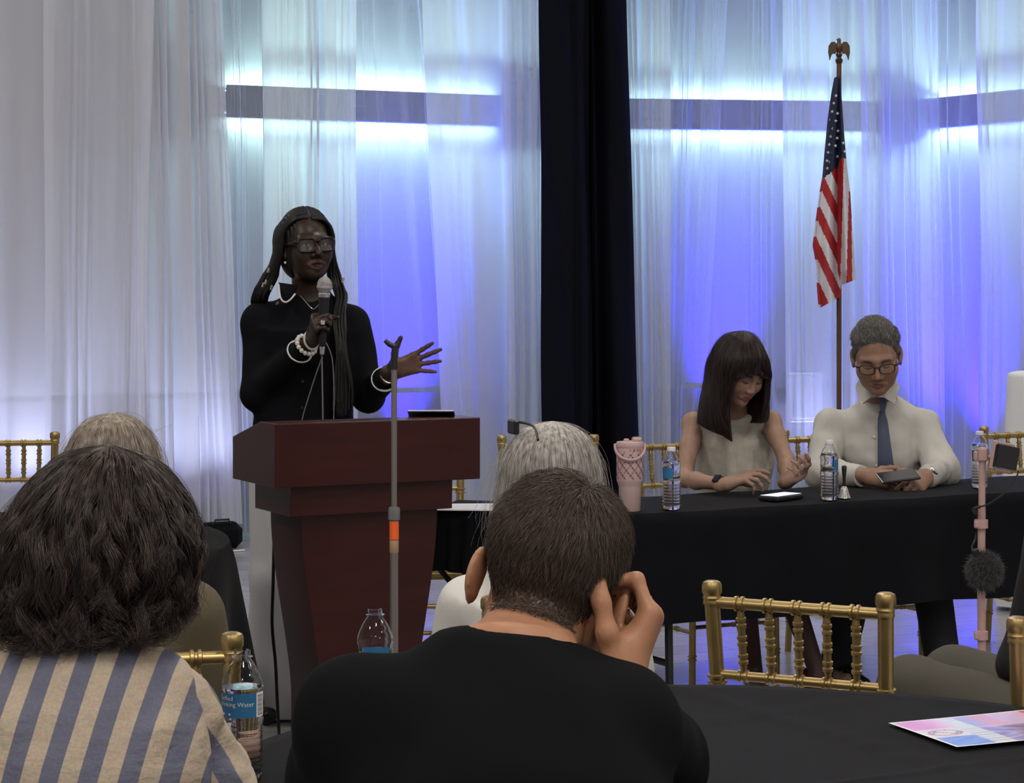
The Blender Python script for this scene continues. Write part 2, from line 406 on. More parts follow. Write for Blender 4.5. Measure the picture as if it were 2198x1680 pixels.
# ------------------------------------------------------------------ bamboo-style gold chairs
def ringed(m, a, b, r, rings, r2=None, n=10):
    """a turned stick from a to b with pairs of raised rings at the fractions in rings"""
    a, b = np.asarray(a, float), np.asarray(b, float); L = np.linalg.norm(b-a); r2 = r2 or r
    T = [(0, 1.0)]; e = 0.0045/L
    for q in sorted(rings):
        for dq in (-2.2, 0.8):
            t = q+dq*e; T += [(t-0.6*e, 1.0), (t-0.2*e, 1.32), (t+1.0*e, 1.32), (t+1.4*e, 1.0)]
    T.append((1, 1.0)); T = [(min(max(t, 0), 1), s) for t, s in T]
    pts = [a+(b-a)*t for t, s in T]; rad = [(r+(r2-r)*t)*s for t, s in T]
    m.tube(pts, rad, n)
def make_chair(label, group):
    c = root('bamboo_chair', (0, 0, 0), label, 'chair', group)
    G = MATS['gold']; hw, hb = 0.185, 0.172          # half width at the top of the back and at the seat
    for s in (-1, 1):                                # back post = rear leg, y is the way the sitter faces
        m = MB(); ringed(m, (s*hb*1.02, -0.225, 0), (s*hb, -0.19, 0.44), 0.014, (0.3, 0.75))
        ringed(m, (s*hb, -0.19, 0.44), (s*hw, -0.235, 0.875), 0.0145, (0.22, 0.62), 0.016)
        top = np.array((s*hw, -0.235, 0.875)); m.build('back_post', G, c)
        m = MB(); m.lathe([(0.0, -0.012), (0.0175, -0.012), (0.0185, -0.008), (0.0175, -0.004), (0.0175, -0.001), (0.0190, 0.002), (0.0175, 0.006), (0.0175, 0.009), (0.0205, 0.013), (0.0205, 0.028), (0.018, 0.034), (0.012, 0.037), (0.0, 0.037)], top, 16); m.build('finial', G, c)
        m = MB(); ringed(m, (s*0.19, 0.19, 0), (s*0.185, 0.185, 0.43), 0.0135, (0.25, 0.6, 0.85)); m.build('front_leg', G, c)
        m = MB(); ringed(m, (s*0.188, 0.188, 0.20), (s*0.176, -0.208, 0.20), 0.008, (0.3, 0.7), n=8); ringed(m, (s*0.188, 0.188, 0.30), (s*0.175, -0.2, 0.30), 0.008, (0.3, 0.7), n=8); m.build('side_stretcher', G, c)
    def atz(z, s): t = (z-0.44)/(0.875-0.44); return np.array((s*(hb+(hw-hb)*t), -0.19-0.045*t, z))
    zt, zb = 0.868, 0.718
    m = MB(); ringed(m, atz(zt, -1), atz(zt, 1), 0.012, [0.08+0.14*i+0.07 for i in range(6)][:0]+[1/6*i for i in range(1, 6)]); m.build('top_rail', G, c)
    m = MB(); ringed(m, atz(zb, -1), atz(zb, 1), 0.010, [1/6*i for i in range(1, 6)]); m.build('lower_rail', G, c)
    sp = None
    for i in range(1, 6):
        f = i/6; a = atz(zb, -1)*(1-f)+atz(zb, 1)*f; b = atz(zt, -1)*(1-f)+atz(zt, 1)*f
        m = MB(); L = b-a
        pts = [a, a+L*.16]; m.tube(pts, [0.0055, 0.0082], 8); ringed(m, a+L*.16, a+L*.84, 0.0085, (0.13, 0.5, 0.87), n=8); m.tube([a+L*.84, b], [0.0082, 0.0055], 8)
        m.build('spindle', G, c)
    m = MB(); m.box((0, -0.0, 0.435), (0.40, 0.40, 0.035), bev=0.012); m.build('seat_frame', G, c)
    m = MB(); m.box((0, 0.0, 0.475), (0.39, 0.39, 0.045), bev=0.02); m.build('seat_cushion', MATS['ivory_cushion'], c)
    for z in (0.22, 0.32):
        m = MB(); ringed(m, (-0.188, 0.188, z), (0.188, 0.188, z), 0.008, (0.25, 0.5, 0.75), n=8); m.build('front_stretcher', G, c)
    m = MB(); ringed(m, (-0.174, -0.2, 0.26), (0.174, -0.2, 0.26), 0.008, (0.25, 0.5, 0.75), n=8); m.build('back_stretcher', G, c)
    return c
chair0 = make_chair('empty gold bamboo chair with its back to the front round table', 'gold bamboo chairs')
used = []
def place_chair(x, y, rz, label):
    o = chair0 if not used else copy_tree(chair0)
    used.append(o); o.location = (x, y, 0); o.rotation_euler = (0, 0, rz); o['label'] = label
    return o
def chair_by_posts(pl, Yl, pr, Yr, label, flip=False):
    """place a chair from the columns and depths of the tops of its two back posts; flip: the sitter faces the camera"""
    a = Pz(pl, Yl, 0)[:2]; b = Pz(pr, Yr, 0)[:2]; d = nrm(b-a); c = (a+b)/2
    ang = math.atan2(d[1], d[0]); fwd = np.array((-d[1], d[0]))
    if flip: ang += PI; fwd = -fwd
    c = c+fwd*0.235
    return place_chair(c[0], c[1], ang, label)
def chair_at_post(px, Y, ang, label, post):
    """post: -1 / +1, which back post (local x sign) stands at pixel column px and depth Y"""
    a = Pz(px, Y, 0)[:2]; R = np.array(((math.cos(ang), -math.sin(ang)), (math.sin(ang), math.cos(ang))))
    c = a-R @ np.array((post*0.185, -0.235)); return place_chair(c[0], c[1], ang, label)
chair_by_posts(1529, 4.50, 1900, 4.33, 'empty gold bamboo chair with its back to the front round table')
chair_at_post(2184, 4.02, math.radians(-8), 'gold bamboo chair at the right edge under the khaki trousers', -1)
chair_at_post(498, 3.84, math.radians(12), 'gold bamboo chair of the woman in the olive top', 1)
chair_by_posts(1072, 4.30, 1322, 4.52, 'gold bamboo chair of the grey-haired woman in the white shirt')
chair_at_post(118, 8.9, math.radians(10), 'empty gold bamboo chair at the far left by the curtain', 1)
A2 = math.radians(180+27)
chair_at_post(1366, 8.62, A2, 'gold bamboo chair of the woman in the sleeveless cream top', 1)
chair_at_post(1684, 9.02, A2, 'gold bamboo chair of the man in the white shirt', 1)
chair_at_post(2112, 9.25, A2, 'empty gold bamboo chair behind the pink tripod', 1)
chair_at_post(1275, 8.75, math.radians(180+6), 'empty gold bamboo chair behind the grey-haired woman and the tumbler', -1)
chair_at_post(990, 8.55, math.radians(180+4), 'gold bamboo chair partly hidden behind the lectern', -1)

# ------------------------------------------------------------------ tables
def cloth_round(c, R, drop, seed, lobes=11, amp=0.05, zt=0.752, creases=True):
    r = np.random.default_rng(seed); n = 220; th = np.arange(n+1)*2*PI/n
    fold = np.sin(lobes*th+1.3*np.sin(2*th+r.uniform(0, 6)))
    rows = []
    for k in range(26):
        t = k/25; rr = R*t; rows.append(np.stack((rr*np.cos(th), rr*np.sin(th), np.full(n+1, zt)), -1))
    for k in range(1, 16):
        t = k/15; a = min(t*6, 1); z = zt-0.012*a-drop*t*(1+0.05*fold*0)
        rr = R+0.012*math.sin(a*PI/2)+t*0.05+amp*t*fold
        rows.append(np.stack((rr*np.cos(th), rr*np.sin(th), np.full(n+1, 0)+z), -1))
    G = np.array(rows)
    if creases:                    # fold lines pressed into the cloth: a square lattice of shallow ridges
        x = G[:26, :, 0]*0.86+G[:26, :, 1]*0.5; y = -G[:26, :, 0]*0.5+G[:26, :, 1]*0.86
        for q in (-0.62, -0.12, 0.38): G[:26, :, 2] += 0.004*np.exp(-((x-q)/0.012)**2)+0.003*np.exp(-((y-q-0.1)/0.012)**2)
        G[:26, :, 2] += 0.0012*np.sin(9*x+5*y)+0.0012*np.sin(13*y-4*x)
    v, f = grid_mesh(G); return v+np.array((c[0], c[1], 0)), f
def round_table(c, R, label, clabel, seed, drop=0.42):
    t = root('round_table', (c[0], c[1], 0), label, 'table', 'round banquet tables')
    m = MB(); m.lathe([(0, 0.70), (R-0.02, 0.70), (R-0.01, 0.705), (R-0.01, 0.735), (R-0.02, 0.74), (0, 0.74)], n=64); m.build('tabletop', MATS['black_plastic'], t)
    for k in range(4):
        a = PI/4+k*PI/2; m = MB(); m.tube([(R*.5*math.cos(a), R*.5*math.sin(a), .7), (R*.62*math.cos(a), R*.62*math.sin(a), 0)], 0.014, 8); m.build('leg', MATS['chrome'], t)
    v, f = cloth_round(c, R, drop, seed)
    tag(mk('tablecloth', v, f, MATS['black_cloth']), clabel, 'tablecloth', 'black round tablecloths')
TC = (0.36, 3.32)
round_table(TC, 0.875, 'round banquet table in front, hidden under its black cloth', 'black cloth on the front round table beneath flyer and bottles', 3)
round_table((-1.70, 6.45), 0.86, 'round banquet table left of the lectern under black cloth', 'black cloth on the round table behind the olive-clad woman', 5, 0.50)

def rect_table(a, b, depth, label, clabel, drop, leg=True, xl=0.03, xr=0.03):
    """a, b: plan ends of the front edge; the table reaches depth metres behind it"""
    a, b = np.asarray(a, float), np.asarray(b, float); d = nrm(b-a); L = np.linalg.norm(b-a); ang = math.atan2(d[1], d[0])
    t = root('folding_table', (a[0], a[1], 0), label, 'table', 'panel tables', rz=ang)
    m = MB(); m.box((L/2, depth/2, 0.735), (L-0.02, depth-0.02, 0.022), bev=0.006); m.build('tabletop', MATS['black_plastic'], t)
    for sx in (0.22, L-0.22):
        m = MB()
        m.tube([(sx, 0.07, 0.72), (sx, 0.05, 0.0)], 0.014, 8); m.build('leg', MATS['black_plastic'], t)
        m = MB(); m.tube([(sx, depth-0.07, 0.72), (sx, depth-0.05, 0.0)], 0.014, 8); m.build('leg', MATS['black_plastic'], t)
        m = MB(); m.tube([(sx, 0.05, 0.24), (sx, depth-0.05, 0.24)], 0.012, 8); m.tube([(sx, depth/2, 0.24), (sx+(0.4 if sx < L/2 else -0.4), depth/2, 0.71)], 0.01, 8); m.build('brace', MATS['black_plastic'], t)
    # cloth: a top sheet with skirts round all four sides, rippling gently
    R = np.array(((math.cos(ang), -math.sin(ang)), (math.sin(ang), math.cos(ang))))
    def loop(o):       # outline at offset o, sampled
        p = []
        cs = [(-o, -o), (L+o, -o), (L+o, depth+o), (-o, depth+o)]
        for k in range(4):
            q0, q1 = np.array(cs[k]), np.array(cs[(k+1) % 4]); n_ = 60 if k % 2 == 0 else 16
            p += [q0+(q1-q0)*i/n_ for i in range(n_)]
        p.append(p[0]); return np.array(p)
    rows = []
    ctr = np.array((L/2, depth/2)); base = loop(0.004)
    for s in (0.0, 0.25, 0.5, 0.75, 0.93, 1.0):
        q = ctr+(base-ctr)*s; rows.append(np.c_[q, 0.7545+0.0015*np.sin(q[:, 0]*14+q[:, 1]*9)])
    par = np.linspace(0, 1, len(base))
    for k in range(1, 11):
        s = k/10; rip = (0.012*np.sin(par*2*PI*17)+0.010*np.sin(par*2*PI*7+1))*s
        q = loop(0.010); nn = (q-ctr); nn = nn/np.linalg.norm(nn, axis=1, keepdims=True)
        q = q+nn*rip[:, None]+nn*0.012*s; rows.append(np.c_[q, np.full(len(q), 0.750-drop*s)+0.006*np.sin(par*40)*s])
    G = np.array(rows); v, f = grid_mesh(G)
    v[:, :2] = v[:, :2] @ R.T+a
    tag(mk('tablecloth', v, f, MATS['black_cloth']), clabel, 'tablecloth', 'black cloths on the panel tables')
    return t, ang
PA = Pz(1335, 7.20, 0)[:2]; PB = Pz(2198, 8.02, 0)[:2]; dB = nrm(PB-PA); PB2 = PA+dB*2.45
TB, ANG_B = rect_table(PA, PB2, 0.50, 'long folding panel table in front of the seated pair', 'black cloth on the long table in front of the seated pair', 0.37)
A0 = Pz(938, 7.36, 0)[:2]; A1 = Pz(1150, 7.30, 0)[:2]
rect_table(A0, A1, 0.36, 'short folding panel table right behind the lectern', 'black cloth on the short table beside the lectern', 0.20)
def on_table_b(px, back):
    """plan point on the long table at pixel column px, back metres behind its front edge"""
    n = np.array((-dB[1], dB[0])); a = PA+n*back; k = (px-CX)/F_PX; t = (k*a[1]-a[0])/(dB[0]-k*dB[1]); return a+dB*t
# ------------------------------------------------------------------ lectern
mat('mahogany', (0.033, 0.0045, 0.0038), 0.33, var=0.25, vscale=3.0, stretch=(1, 1, 7), spec=0.42)
LZ = np.array((-0.721, 6.66)); LA = math.radians(27.5)
LU = np.array((math.cos(LA), math.sin(LA))); LV = np.array((-math.sin(LA), math.cos(LA)))
lect = root('lectern', (LZ[0], LZ[1], 0), 'dark red mahogany lectern with stepped top in front of the speaker', 'lectern')
def lect_col(px, v):
    """local u of the point on the lectern plane v metres behind its front that shows at column px"""
    a = LZ+LV*v; k = (px-CX)/F_PX; return (k*a[1]-a[0])/(LU[0]-k*LU[1])
def to_l(V):
    o = np.zeros_like(V); o[:, :2] = V[:, :1]*LU+V[:, 1:2]*LV; o[:, 2] = V[:, 2]; return o
def lbox(name, u0, u1, v0, v1, e, zf0, zf1, zb1=None, zb0=None, flat=0.0, parent=lect):
    """box with flaring sides: u0..u1 at the front v0, e wider each side at the back v1; top runs zf1 (front) to zb1 (back)"""
    zb1 = zf1 if zb1 is None else zb1; zb0 = zf0 if zb0 is None else zb0
    m_ = v0+(v1-v0)*flat; em = e*flat
    V = np.array([(u0, v0, zf0), (u1, v0, zf0), (u1+e, v1, zb0), (u0-e, v1, zb0),
                  (u0, v0, zf1), (u1, v0, zf1), (u1+em, m_, zf1), (u0-em, m_, zf1), (u1+e, v1, zb1), (u0-e, v1, zb1)])
    F = [(3, 2, 1, 0), (0, 1, 5, 4), (1, 2, 8, 6, 5), (2, 3, 9, 8), (3, 0, 4, 7, 9), (4, 5, 6, 7), (7, 6, 8, 9)]
    o = mk(name, to_l(V), F, MATS['mahogany'], parent, smooth=False)
    bv = o.modifiers.new('bevel', 'BEVEL'); bv.width = 0.003; bv.segments = 2; bv.limit_method = 'ANGLE'
    return o
w_l = lect_col(1031, 0)
lbox('reading_desk', 0, w_l, 0, 0.37, -lect_col(499, 0.37), 0.895, 1.091, 1.03, 0.895, 0.35)
mu0, mu1 = lect_col(624, 0.03), lect_col(971, 0.03)
lbox('collar', mu0, mu1, 0.03, 0.33, mu0-lect_col(547, 0.33), 0.802, 0.896)
# pedestal: front panel narrowing downward in a shallow curve, with flared grey-lit cheeks
ped = []
prof = []
for z in np.linspace(0.803, 0.06, 18):
    t = (0.803-z)/0.743
    prof.append((z, 0.072*ease(min(t*1.15, 1.0))-0.02*max(t-0.75, 0)*4*0.2))
pu0, pu1 = lect_col(647, 0.06), lect_col(938, 0.06); pe = pu0-lect_col(581, 0.28)
V = []; F = []
for z, ins in prof:
    V += [(pu0+ins, 0.06, z), (pu1-ins, 0.06, z), (pu1-ins+pe, 0.28, z), (pu0+ins-pe, 0.28, z)]
for i in range(len(prof)-1):
    for k in range(4): F.append((i*4+k, (i+1)*4+k, (i+1)*4+(k+1) % 4, i*4+(k+1) % 4))
F += [(3, 2, 1, 0)][::-1]
mk('pedestal', to_l(np.array(V)), F, MATS['mahogany'], lect, smooth=False)
lbox('base', pu0+0.03, pu1-0.03, 0.02, 0.32, pe, 0.0, 0.062)
mat('white_print', (0.75, 0.76, 0.80), 0.7)
mat('dark_tablet', (0.02, 0.02, 0.025), 0.3)
o = root('document_folder', (0, 0, 0), 'thin dark folder lying on the right side of the lectern top', 'folder')
q = to_l(np.array([(w_l-0.09, 0.17, 1.088)]))[0]; o.location = (LZ[0]+q[0], LZ[1]+q[1], 1.079)
m = MB(); m.box((0, 0, 0.006), (0.15, 0.20, 0.004), frame_from((0.0, 0.24, 1.0)) @ np.eye(3), bev=0.002); m.build('cover', MATS['dark_tablet'], o)
m = MB(); m.box((0, 0, 0.010), (0.145, 0.19, 0.004), frame_from((0.0, 0.24, 1.0))); m.build('pages', MATS['white_print'], o)

# ------------------------------------------------------------------ microphone stand in front of the lectern
mat('stand_tube', (0.22, 0.20, 0.20), 0.35, metal=0.5)
mat('grey_clutch', (0.13, 0.13, 0.14), 0.5)
mat('orange_tape', (0.85, 0.13, 0.02), 0.55)
mat('beige_tape', (0.33, 0.22, 0.12), 0.6)
YS = 6.15; sp = Pz(846, YS, 0)
st = root('microphone_stand', sp, 'slim grey microphone stand with orange tape in front of the lectern', 'mic stand')
def hz(py): return P(846, py, YS)[2]
m = MB(); m.tube([(0, 0, hz(1100)), (0, 0, hz(788))], 0.0082, 12); m.build('upper_tube', MATS['stand_tube'], st)
m = MB(); m.tube([(0, 0, 0.03), (0, 0, hz(1112))], 0.0118, 14); m.build('lower_tube', MATS['stand_tube'], st)
m = MB(); m.lathe([(0.010, hz(1117)), (0.0165, hz(1115)), (0.0165, hz(1092)), (0.014, hz(1088)), (0.008, hz(1088))], n=8); m.build('clutch', MATS['grey_clutch'], st)
m = MB(); m.lathe([(0.0120, hz(1158)), (0.0132, hz(1157)), (0.0132, hz(1119)), (0.0120, hz(1118))], n=16); m.build('orange_tape', MATS['orange_tape'], st)
m = MB(); m.lathe([(0.0119, hz(1186)), (0.0128, hz(1184)), (0.0128, hz(1160)), (0.0119, hz(1159))], n=16); m.build('beige_tape', MATS['beige_tape'], st)
m = MB(); m.lathe([(0, 0), (0.125, 0), (0.128, 0.012), (0.12, 0.022), (0.03, 0.035), (0.014, 0.05), (0, 0.05)], n=32); m.build('round_base', MATS['black_plastic'], st)
zt = hz(790)
m = MB(); m.tube([(0, 0, zt-0.004), (0.001, 0, zt+0.062)], [0.0095, 0.0085], 10); m.build('threaded_tip', MATS['black_plastic'], st)
m = MB(); m.tube([(-0.026, 0.0, zt+0.078), (-0.014, 0, zt+0.068), (0.002, 0, zt+0.060), (0.011, 0, zt+0.066), (0.011, 0, zt+0.078)], [0.006, 0.008, 0.009, 0.006, 0.004], 10); m.build('microphone_clip', MATS['black_plastic'], st)

# ------------------------------------------------------------------ flag on its pole
mat('flag_red', (0.40, 0.018, 0.022), 0.7, bump=0.15, bscale=180)
mat('flag_white', (0.66, 0.66, 0.74), 0.7, bump=0.15, bscale=180)
mat('flag_blue', (0.006, 0.012, 0.045), 0.7, bump=0.15, bscale=180)
mat('pole_wood', (0.10, 0.045, 0.025), 0.4)
mat('bronze', (0.10, 0.07, 0.05), 0.35, metal=0.8)
YF = 10.1
fp = Pz(1801, YF, 0); fl = root('flag_on_pole', fp, 'draped stars and stripes flag on a wooden pole behind the seated man', 'flag')
def fz(zx, zy, dy=0.0):
    q = P(1700+zx*0.357, 80+zy*0.357, YF+dy); return q-fp
m = MB(); m.tube([(0, 0, 0.05), (0, 0, fz(280, 146)[2])], 0.0115, 12); m.build('pole', MATS['pole_wood'], fl)
m = MB(); m.lathe([(0, 0), (0.15, 0), (0.15, 0.02), (0.06, 0.05), (0.03, 0.12), (0.016, 0.16), (0, 0.16)], n=28); m.build('stand_base', MATS['bronze'], fl)
eg = MB()
ez = fz(280, 150)[2]
eg.lathe([(0, ez-0.005), (0.014, ez-0.005), (0.018, ez+0.01), (0.010, ez+0.022), (0.016, ez+0.034), (0.010, ez+0.046), (0, ez+0.046)], n=14)
eg.build('finial_socket', MATS['bronze'], fl)
eg = MB(); eg.lathe([(0, -0.02), (0.012, -0.015), (0.017, 0.0), (0.014, 0.02), (0.008, 0.032), (0.010, 0.04), (0.006, 0.048), (0, 0.05)], (0, 0, ez+0.062), 12); eg.tube([(0, 0, ez+0.106), (-0.014, -0.004, ez+0.104)], [0.006, 0.001], 6)
eg.build('eagle_body', MATS['bronze'], fl)
for s in (-1, 1):
    wing = [(s*0.006, ez+0.075), (s*0.020, ez+0.094), (s*0.036, ez+0.093), (s*0.048, ez+0.076), (s*0.050, ez+0.045), (s*0.043, ez+0.008), (s*0.036, ez+0.030), (s*0.029, ez+0.040), (s*0.018, ez+0.038), (s*0.008, ez+0.052)]
    if s < 0: wing = wing[::-1]
    m = MB(); m.prism([(x, z) for x, z in wing], -0.006, 0.006, lambda V: np.c_[V[:, 0], -V[:, 2], V[:, 1]]); m.build('eagle_wing', MATS['bronze'], fl)
ky = np.array([235, 330, 480, 700, 830, 930, 1080, 1250, 1380, 1480, 1625.])
LX = lambda y: np.interp(y, ky, [264, 246, 226, 206, 196, 178, 158, 137, 162, 162, 172])
CXx = lambda y: np.interp(y, [235, 780, 1400, 1500, 1640], [284, 274, 274, 292, 300])
RX = lambda y: np.interp(y, [235, 560, 730, 930, 1200, 1455], [290, 312, 326, 350, 366, 384])
NY, NL, NR = 150, 34, 24
rowsF = []; info = []
for i in range(NY):
    t = i/(NY-1); yl0, yl1 = 238, 1625; row = []; inf = []
    for j in range(NL+1):
        a = j/NL; yb = 1625+(1557-1625)*a; y = yl0+(yb-yl0)*t; x = LX(y)+(CXx(y)-LX(y))*a
        dep = -0.075*math.sin(PI*a)*t**0.7-0.03*t*math.sin(2*PI*a*1.5+1+2*t)
        row.append((x, y, dep)); inf.append(0)
    for j in range(1, NR+1):
        a = j/NR; yb = 1492+(1457-1492)*a; y = yl0+(yb-yl0)*t; x = CXx(y)+(RX(y)-CXx(y))*a
        dep = -0.055*math.sin(PI*a)*t**0.7+0.02*t*math.sin(2*PI*a*1.3)
        row.append((x, y, dep)); inf.append(1)
    rowsF.append(row); info.append(inf)
RF = np.array(rowsF)
def stripe(x, y, side):
    edge = np.interp(x, [195, 275, 290, 326], [842, 782, 728, 728])
    if y < edge: return 2
    if side == 0:
        wv = y-2.2*(x-270); k = int(math.floor((wv-770)/117.5)); return 0 if k % 2 == 0 else 1
    t = (y-730)/720; b0 = 311-22*t; b1 = 346-20*t if y > 930 else 400; b2 = 352+8*t if y > 930 else 400
    return 0 if x < b0 else (1 if x < b1 else (0 if x < b2 else 1))
G = np.zeros((NY, NL+NR+1, 3))
for i in range(NY):
    for j in range(NL+NR+1): G[i, j] = fz(RF[i, j, 0], RF[i, j, 1], RF[i, j, 2]-0.02)
Vf, Ff = grid_mesh(G)
Gb = G.copy(); Gb[:, :, 1] = 0.03+0.012*np.sin(np.arange(NL+NR+1)*0.3)[None, :]+np.linspace(0, 0.02, NY)[:, None]
Vb, Fb = grid_mesh(Gb); n0 = len(Vf)
idx = np.arange(NY*(NL+NR+1)).reshape(NY, -1)
sideL = [(idx[i, 0], idx[i+1, 0], n0+idx[i+1, 0], n0+idx[i, 0]) for i in range(NY-1)]
sideR = [(idx[i, -1], n0+idx[i, -1], n0+idx[i+1, -1], idx[i+1, -1]) for i in range(NY-1)]
allF = [tuple(q) for q in Ff]+[tuple(q[::-1]+n0) for q in Fb]+sideL+sideR
mi = []
for i in range(NY-1):
    pass
cols_f = []
for q in Ff:
    i, j = divmod(int(q[0]), NL+NR+1); x, y = RF[i, j, :2]+np.array((0.5, 4)); cols_f.append(stripe(x, y, 0 if j < NL else 1))
mi = cols_f+cols_f+[cols_f[i*(NL+NR)] for i in range(NY-1)]+[cols_f[i*(NL+NR)+NL+NR-1] for i in range(NY-1)]
fo = mk('flag_cloth', np.concatenate((Vf, Vb)), allF, [MATS['flag_red'], MATS['flag_white'], MATS['flag_blue']], fl)
fo.data.polygons.foreach_set('material_index', np.array(mi, dtype=np.int32))
sm = MB()
for (sx, sy) in ((258, 355), (245, 400), (235, 450), (265, 462), (225, 500), (254, 507), (238, 552), (270, 565), (226, 600), (262, 610), (217, 648), (250, 657), (210, 695), (235, 702), (268, 718), (204, 745), (222, 752), (205, 790), (306, 690), (298, 640)):
    jj = int(np.argmin(np.abs(RF[:, :, 0]-sx)+np.abs(RF[:, :, 1]-sy))); i, j = divmod(jj, NL+NR+1)
    dd = G[i, j, 1]-0.004
    V = []
    for k in range(10):
        r_ = (11.5 if k % 2 == 0 else 4.6); a_ = -PI/2+k*PI/5+0.3*math.sin(sx); q = fz(sx+r_*math.cos(a_), sy+r_*math.sin(a_)); V.append((q[0], dd, q[2]))
    q = fz(sx, sy); V.append((q[0], dd-0.0015, q[2]))
    sm.add(V, [(10, k, (k+1) % 10) for k in range(10)])
sm.build('stars', MATS['flag_white'], fl)

# ------------------------------------------------------------------ water bottles
def clear_material(name, ior, col, rough=0.02):
    m = bpy.data.materials.new(name); m.use_nodes = True; b = m.node_tree.nodes['Principled BSDF']
    b.inputs['Base Color'].default_value = (*col, 1); b.inputs['Transmission Weight'].default_value = 1; b.inputs['IOR'].default_value = ior; b.inputs['Roughness'].default_value = rough
    MATS[name] = m; return m
clear_material('pet_plastic', 1.30, (0.97, 0.98, 1.0)); clear_material('water', 1.33, (0.97, 0.985, 1.0), 0.0)
mat('label_blue', (0.025, 0.155, 0.33), 0.45, bump=0.05, bscale=60)
mat('label_white', (0.72, 0.74, 0.76), 0.5)
mat('barcode_ink', (0.12, 0.12, 0.13), 0.6)
mat('cap_white', (0.72, 0.74, 0.78), 0.45)
def bottle_profile():
    H = 0.206; p = [(0.0, 0.004), (0.012, 0.002), (0.020, 0.0), (0.027, 0.002), (0.0305, 0.008), (0.0315, 0.016)]
    z = 0.020
    for k in range(7):                  # crinkled lower body: shallow rings
        p += [(0.0318, z), (0.0292, z+0.0045), (0.0318, z+0.009)]; z += 0.0105
    p += [(0.0325, 0.096), (0.0325, 0.102), (0.0308, 0.105), (0.0308, 0.144), (0.0325, 0.147), (0.0325, 0.151)]
    p += [(0.0310, 0.158), (0.0265, 0.170), (0.0205, 0.182), (0.0150, 0.190), (0.0128, 0.1935), (0.0128, 0.1945), (0.0165, 0.1950), (0.0165, 0.1965), (0.0126, 0.197), (0.0126, 0.2055), (0.0118, 0.206)]
    return p
def cyl_map(V, r, z0, th0):
    """flat x (arc length), y (height) -> wrapped on a vertical cylinder facing -Y at th0"""
    th = th0+V[:, 0]/r; return np.c_[(r+V[:, 2])*np.sin(th), -(r+V[:, 2])*np.cos(th), z0+V[:, 1]]
def text_mesh(s, size):
    cu = bpy.data.curves.new('lettering', 'FONT'); cu.body = s; cu.size = size; cu.resolution_u = 2
    to = bpy.data.objects.new('lettering', cu); C.objects.link(to)
    me = to.to_mesh(); V = np.array([v.co[:] for v in me.vertices]); F = [tuple(p.vertices) for p in me.polygons]
    to.to_mesh_clear(); bpy.data.objects.remove(to); bpy.data.curves.remove(cu)
    return V, F
def make_bottle(loc, rz, label, cap, lab_ang, fill, writing=False):
    b = root('water_bottle', loc, label, 'bottle', 'plastic water bottles', rz)
    p = bottle_profile(); m = MB()
    inner = [(max(r-0.0006, 0.0), z+(0.0008 if i < 4 else 0)) for i, (r, z) in enumerate(p)]
    m.lathe(p+inner[::-1], n=28, cap=False); o = m.build('plastic_body', MATS['pet_plastic'], b, sharp=60)
    # soft crumple of the thin wall
    wl = [(max(r-0.0012, 0.0), z+(0.0016 if i < 4 else 0)) for i, (r, z) in enumerate(p) if z < fill]
    wl.append((np.interp(fill, [q[1] for q in p], [q[0] for q in p])-0.0013, fill)); wl.append((0.0, fill)); m = MB(); m.lathe(wl, n=28, cap=False); m.build('water', MATS['water'], b, sharp=60)
    a0, a1 = lab_ang; r = 0.0316
    def patch(name, t0, t1, mm, z0=0.1065, z1=0.1435, dr=0.0):
        n = max(3, int(abs(t1-t0)/6)); G = np.zeros((n+1, 2, 3))
        for i in range(n+1):
            t = math.radians(t0+(t1-t0)*i/n)
            for k, z in enumerate((z0, z1)): G[i, k] = ((r+dr)*math.sin(t), -(r+dr)*math.cos(t), z)
        v, f = grid_mesh(G); v2 = v*np.array((0.992, 0.992, 1)); nn = len(v)
        F = [tuple(q) for q in f]+[tuple((q+nn)[::-1]) for q in f]
        return mk(name, np.concatenate((v, v2)), F, mm, b)
    L = patch('label', a0, a1, MATS['label_blue'])
    if writing:
        pw = patch('label_edge', a1, a1+42, MATS['label_white'])
        m = MB()
        for k in range(13): m.box((r*math.radians(k*0+a1+9)+0.004, 0.0035+k*0.0024, 0.0004), (0.012, 0.0009 if k % 3 else 0.0015, 0.0004))
        V = np.concatenate(m.v); V2 = cyl_map(V, r, 0.1065, 0); mk('barcode', V2, m.f, MATS['barcode_ink'], b, smooth=False)
        vv = []; ff = []; nn = 0
        for (s, size, x, y) in (('Purified', 0.0098, a0, 0.0265), ('Drinking Water', 0.0098, a0, 0.0175)):
            V, F = text_mesh(s, size); V = V.copy(); V[:, 0] += r*math.radians(x)+0.010; V[:, 1] += y; V[:, 2] = 0.0005
            vv.append(cyl_map(V, r, 0.1065, 0)); ff += [tuple(i+nn for i in q) for q in F]; nn += len(V)
        m = MB()
        m.box((r*math.radians(a0)+0.036, 0.0142, 0.0005), (0.05, 0.0012, 0.0003)); m.box((r*math.radians(a0)+0.034, 0.0118, 0.0005), (0.042, 0.0009, 0.0003))
        m.box((r*math.radians(a0)+0.020, 0.0055, 0.0005), (0.008, 0.0025, 0.0003)); m.box((r*math.radians(a0)+0.034, 0.0055, 0.0005), (0.003, 0.003, 0.0003))
        vv.append(cyl_map(np.concatenate(m.v), r, 0.1065, 0)); ff += [tuple(i+nn for i in q) for q in m.f]
        mk('label_lettering', np.concatenate(vv), ff, MATS['label_white'], b, smooth=False)
    if cap:
        m = MB(); m.lathe([(0, 0.1975), (0.0142, 0.1975), (0.0146, 0.199), (0.0146, 0.209), (0.0136, 0.2115), (0, 0.2115)], n=24); m.build('cap', MATS['cap_white'], b)
    return b
TZ = 0.7565
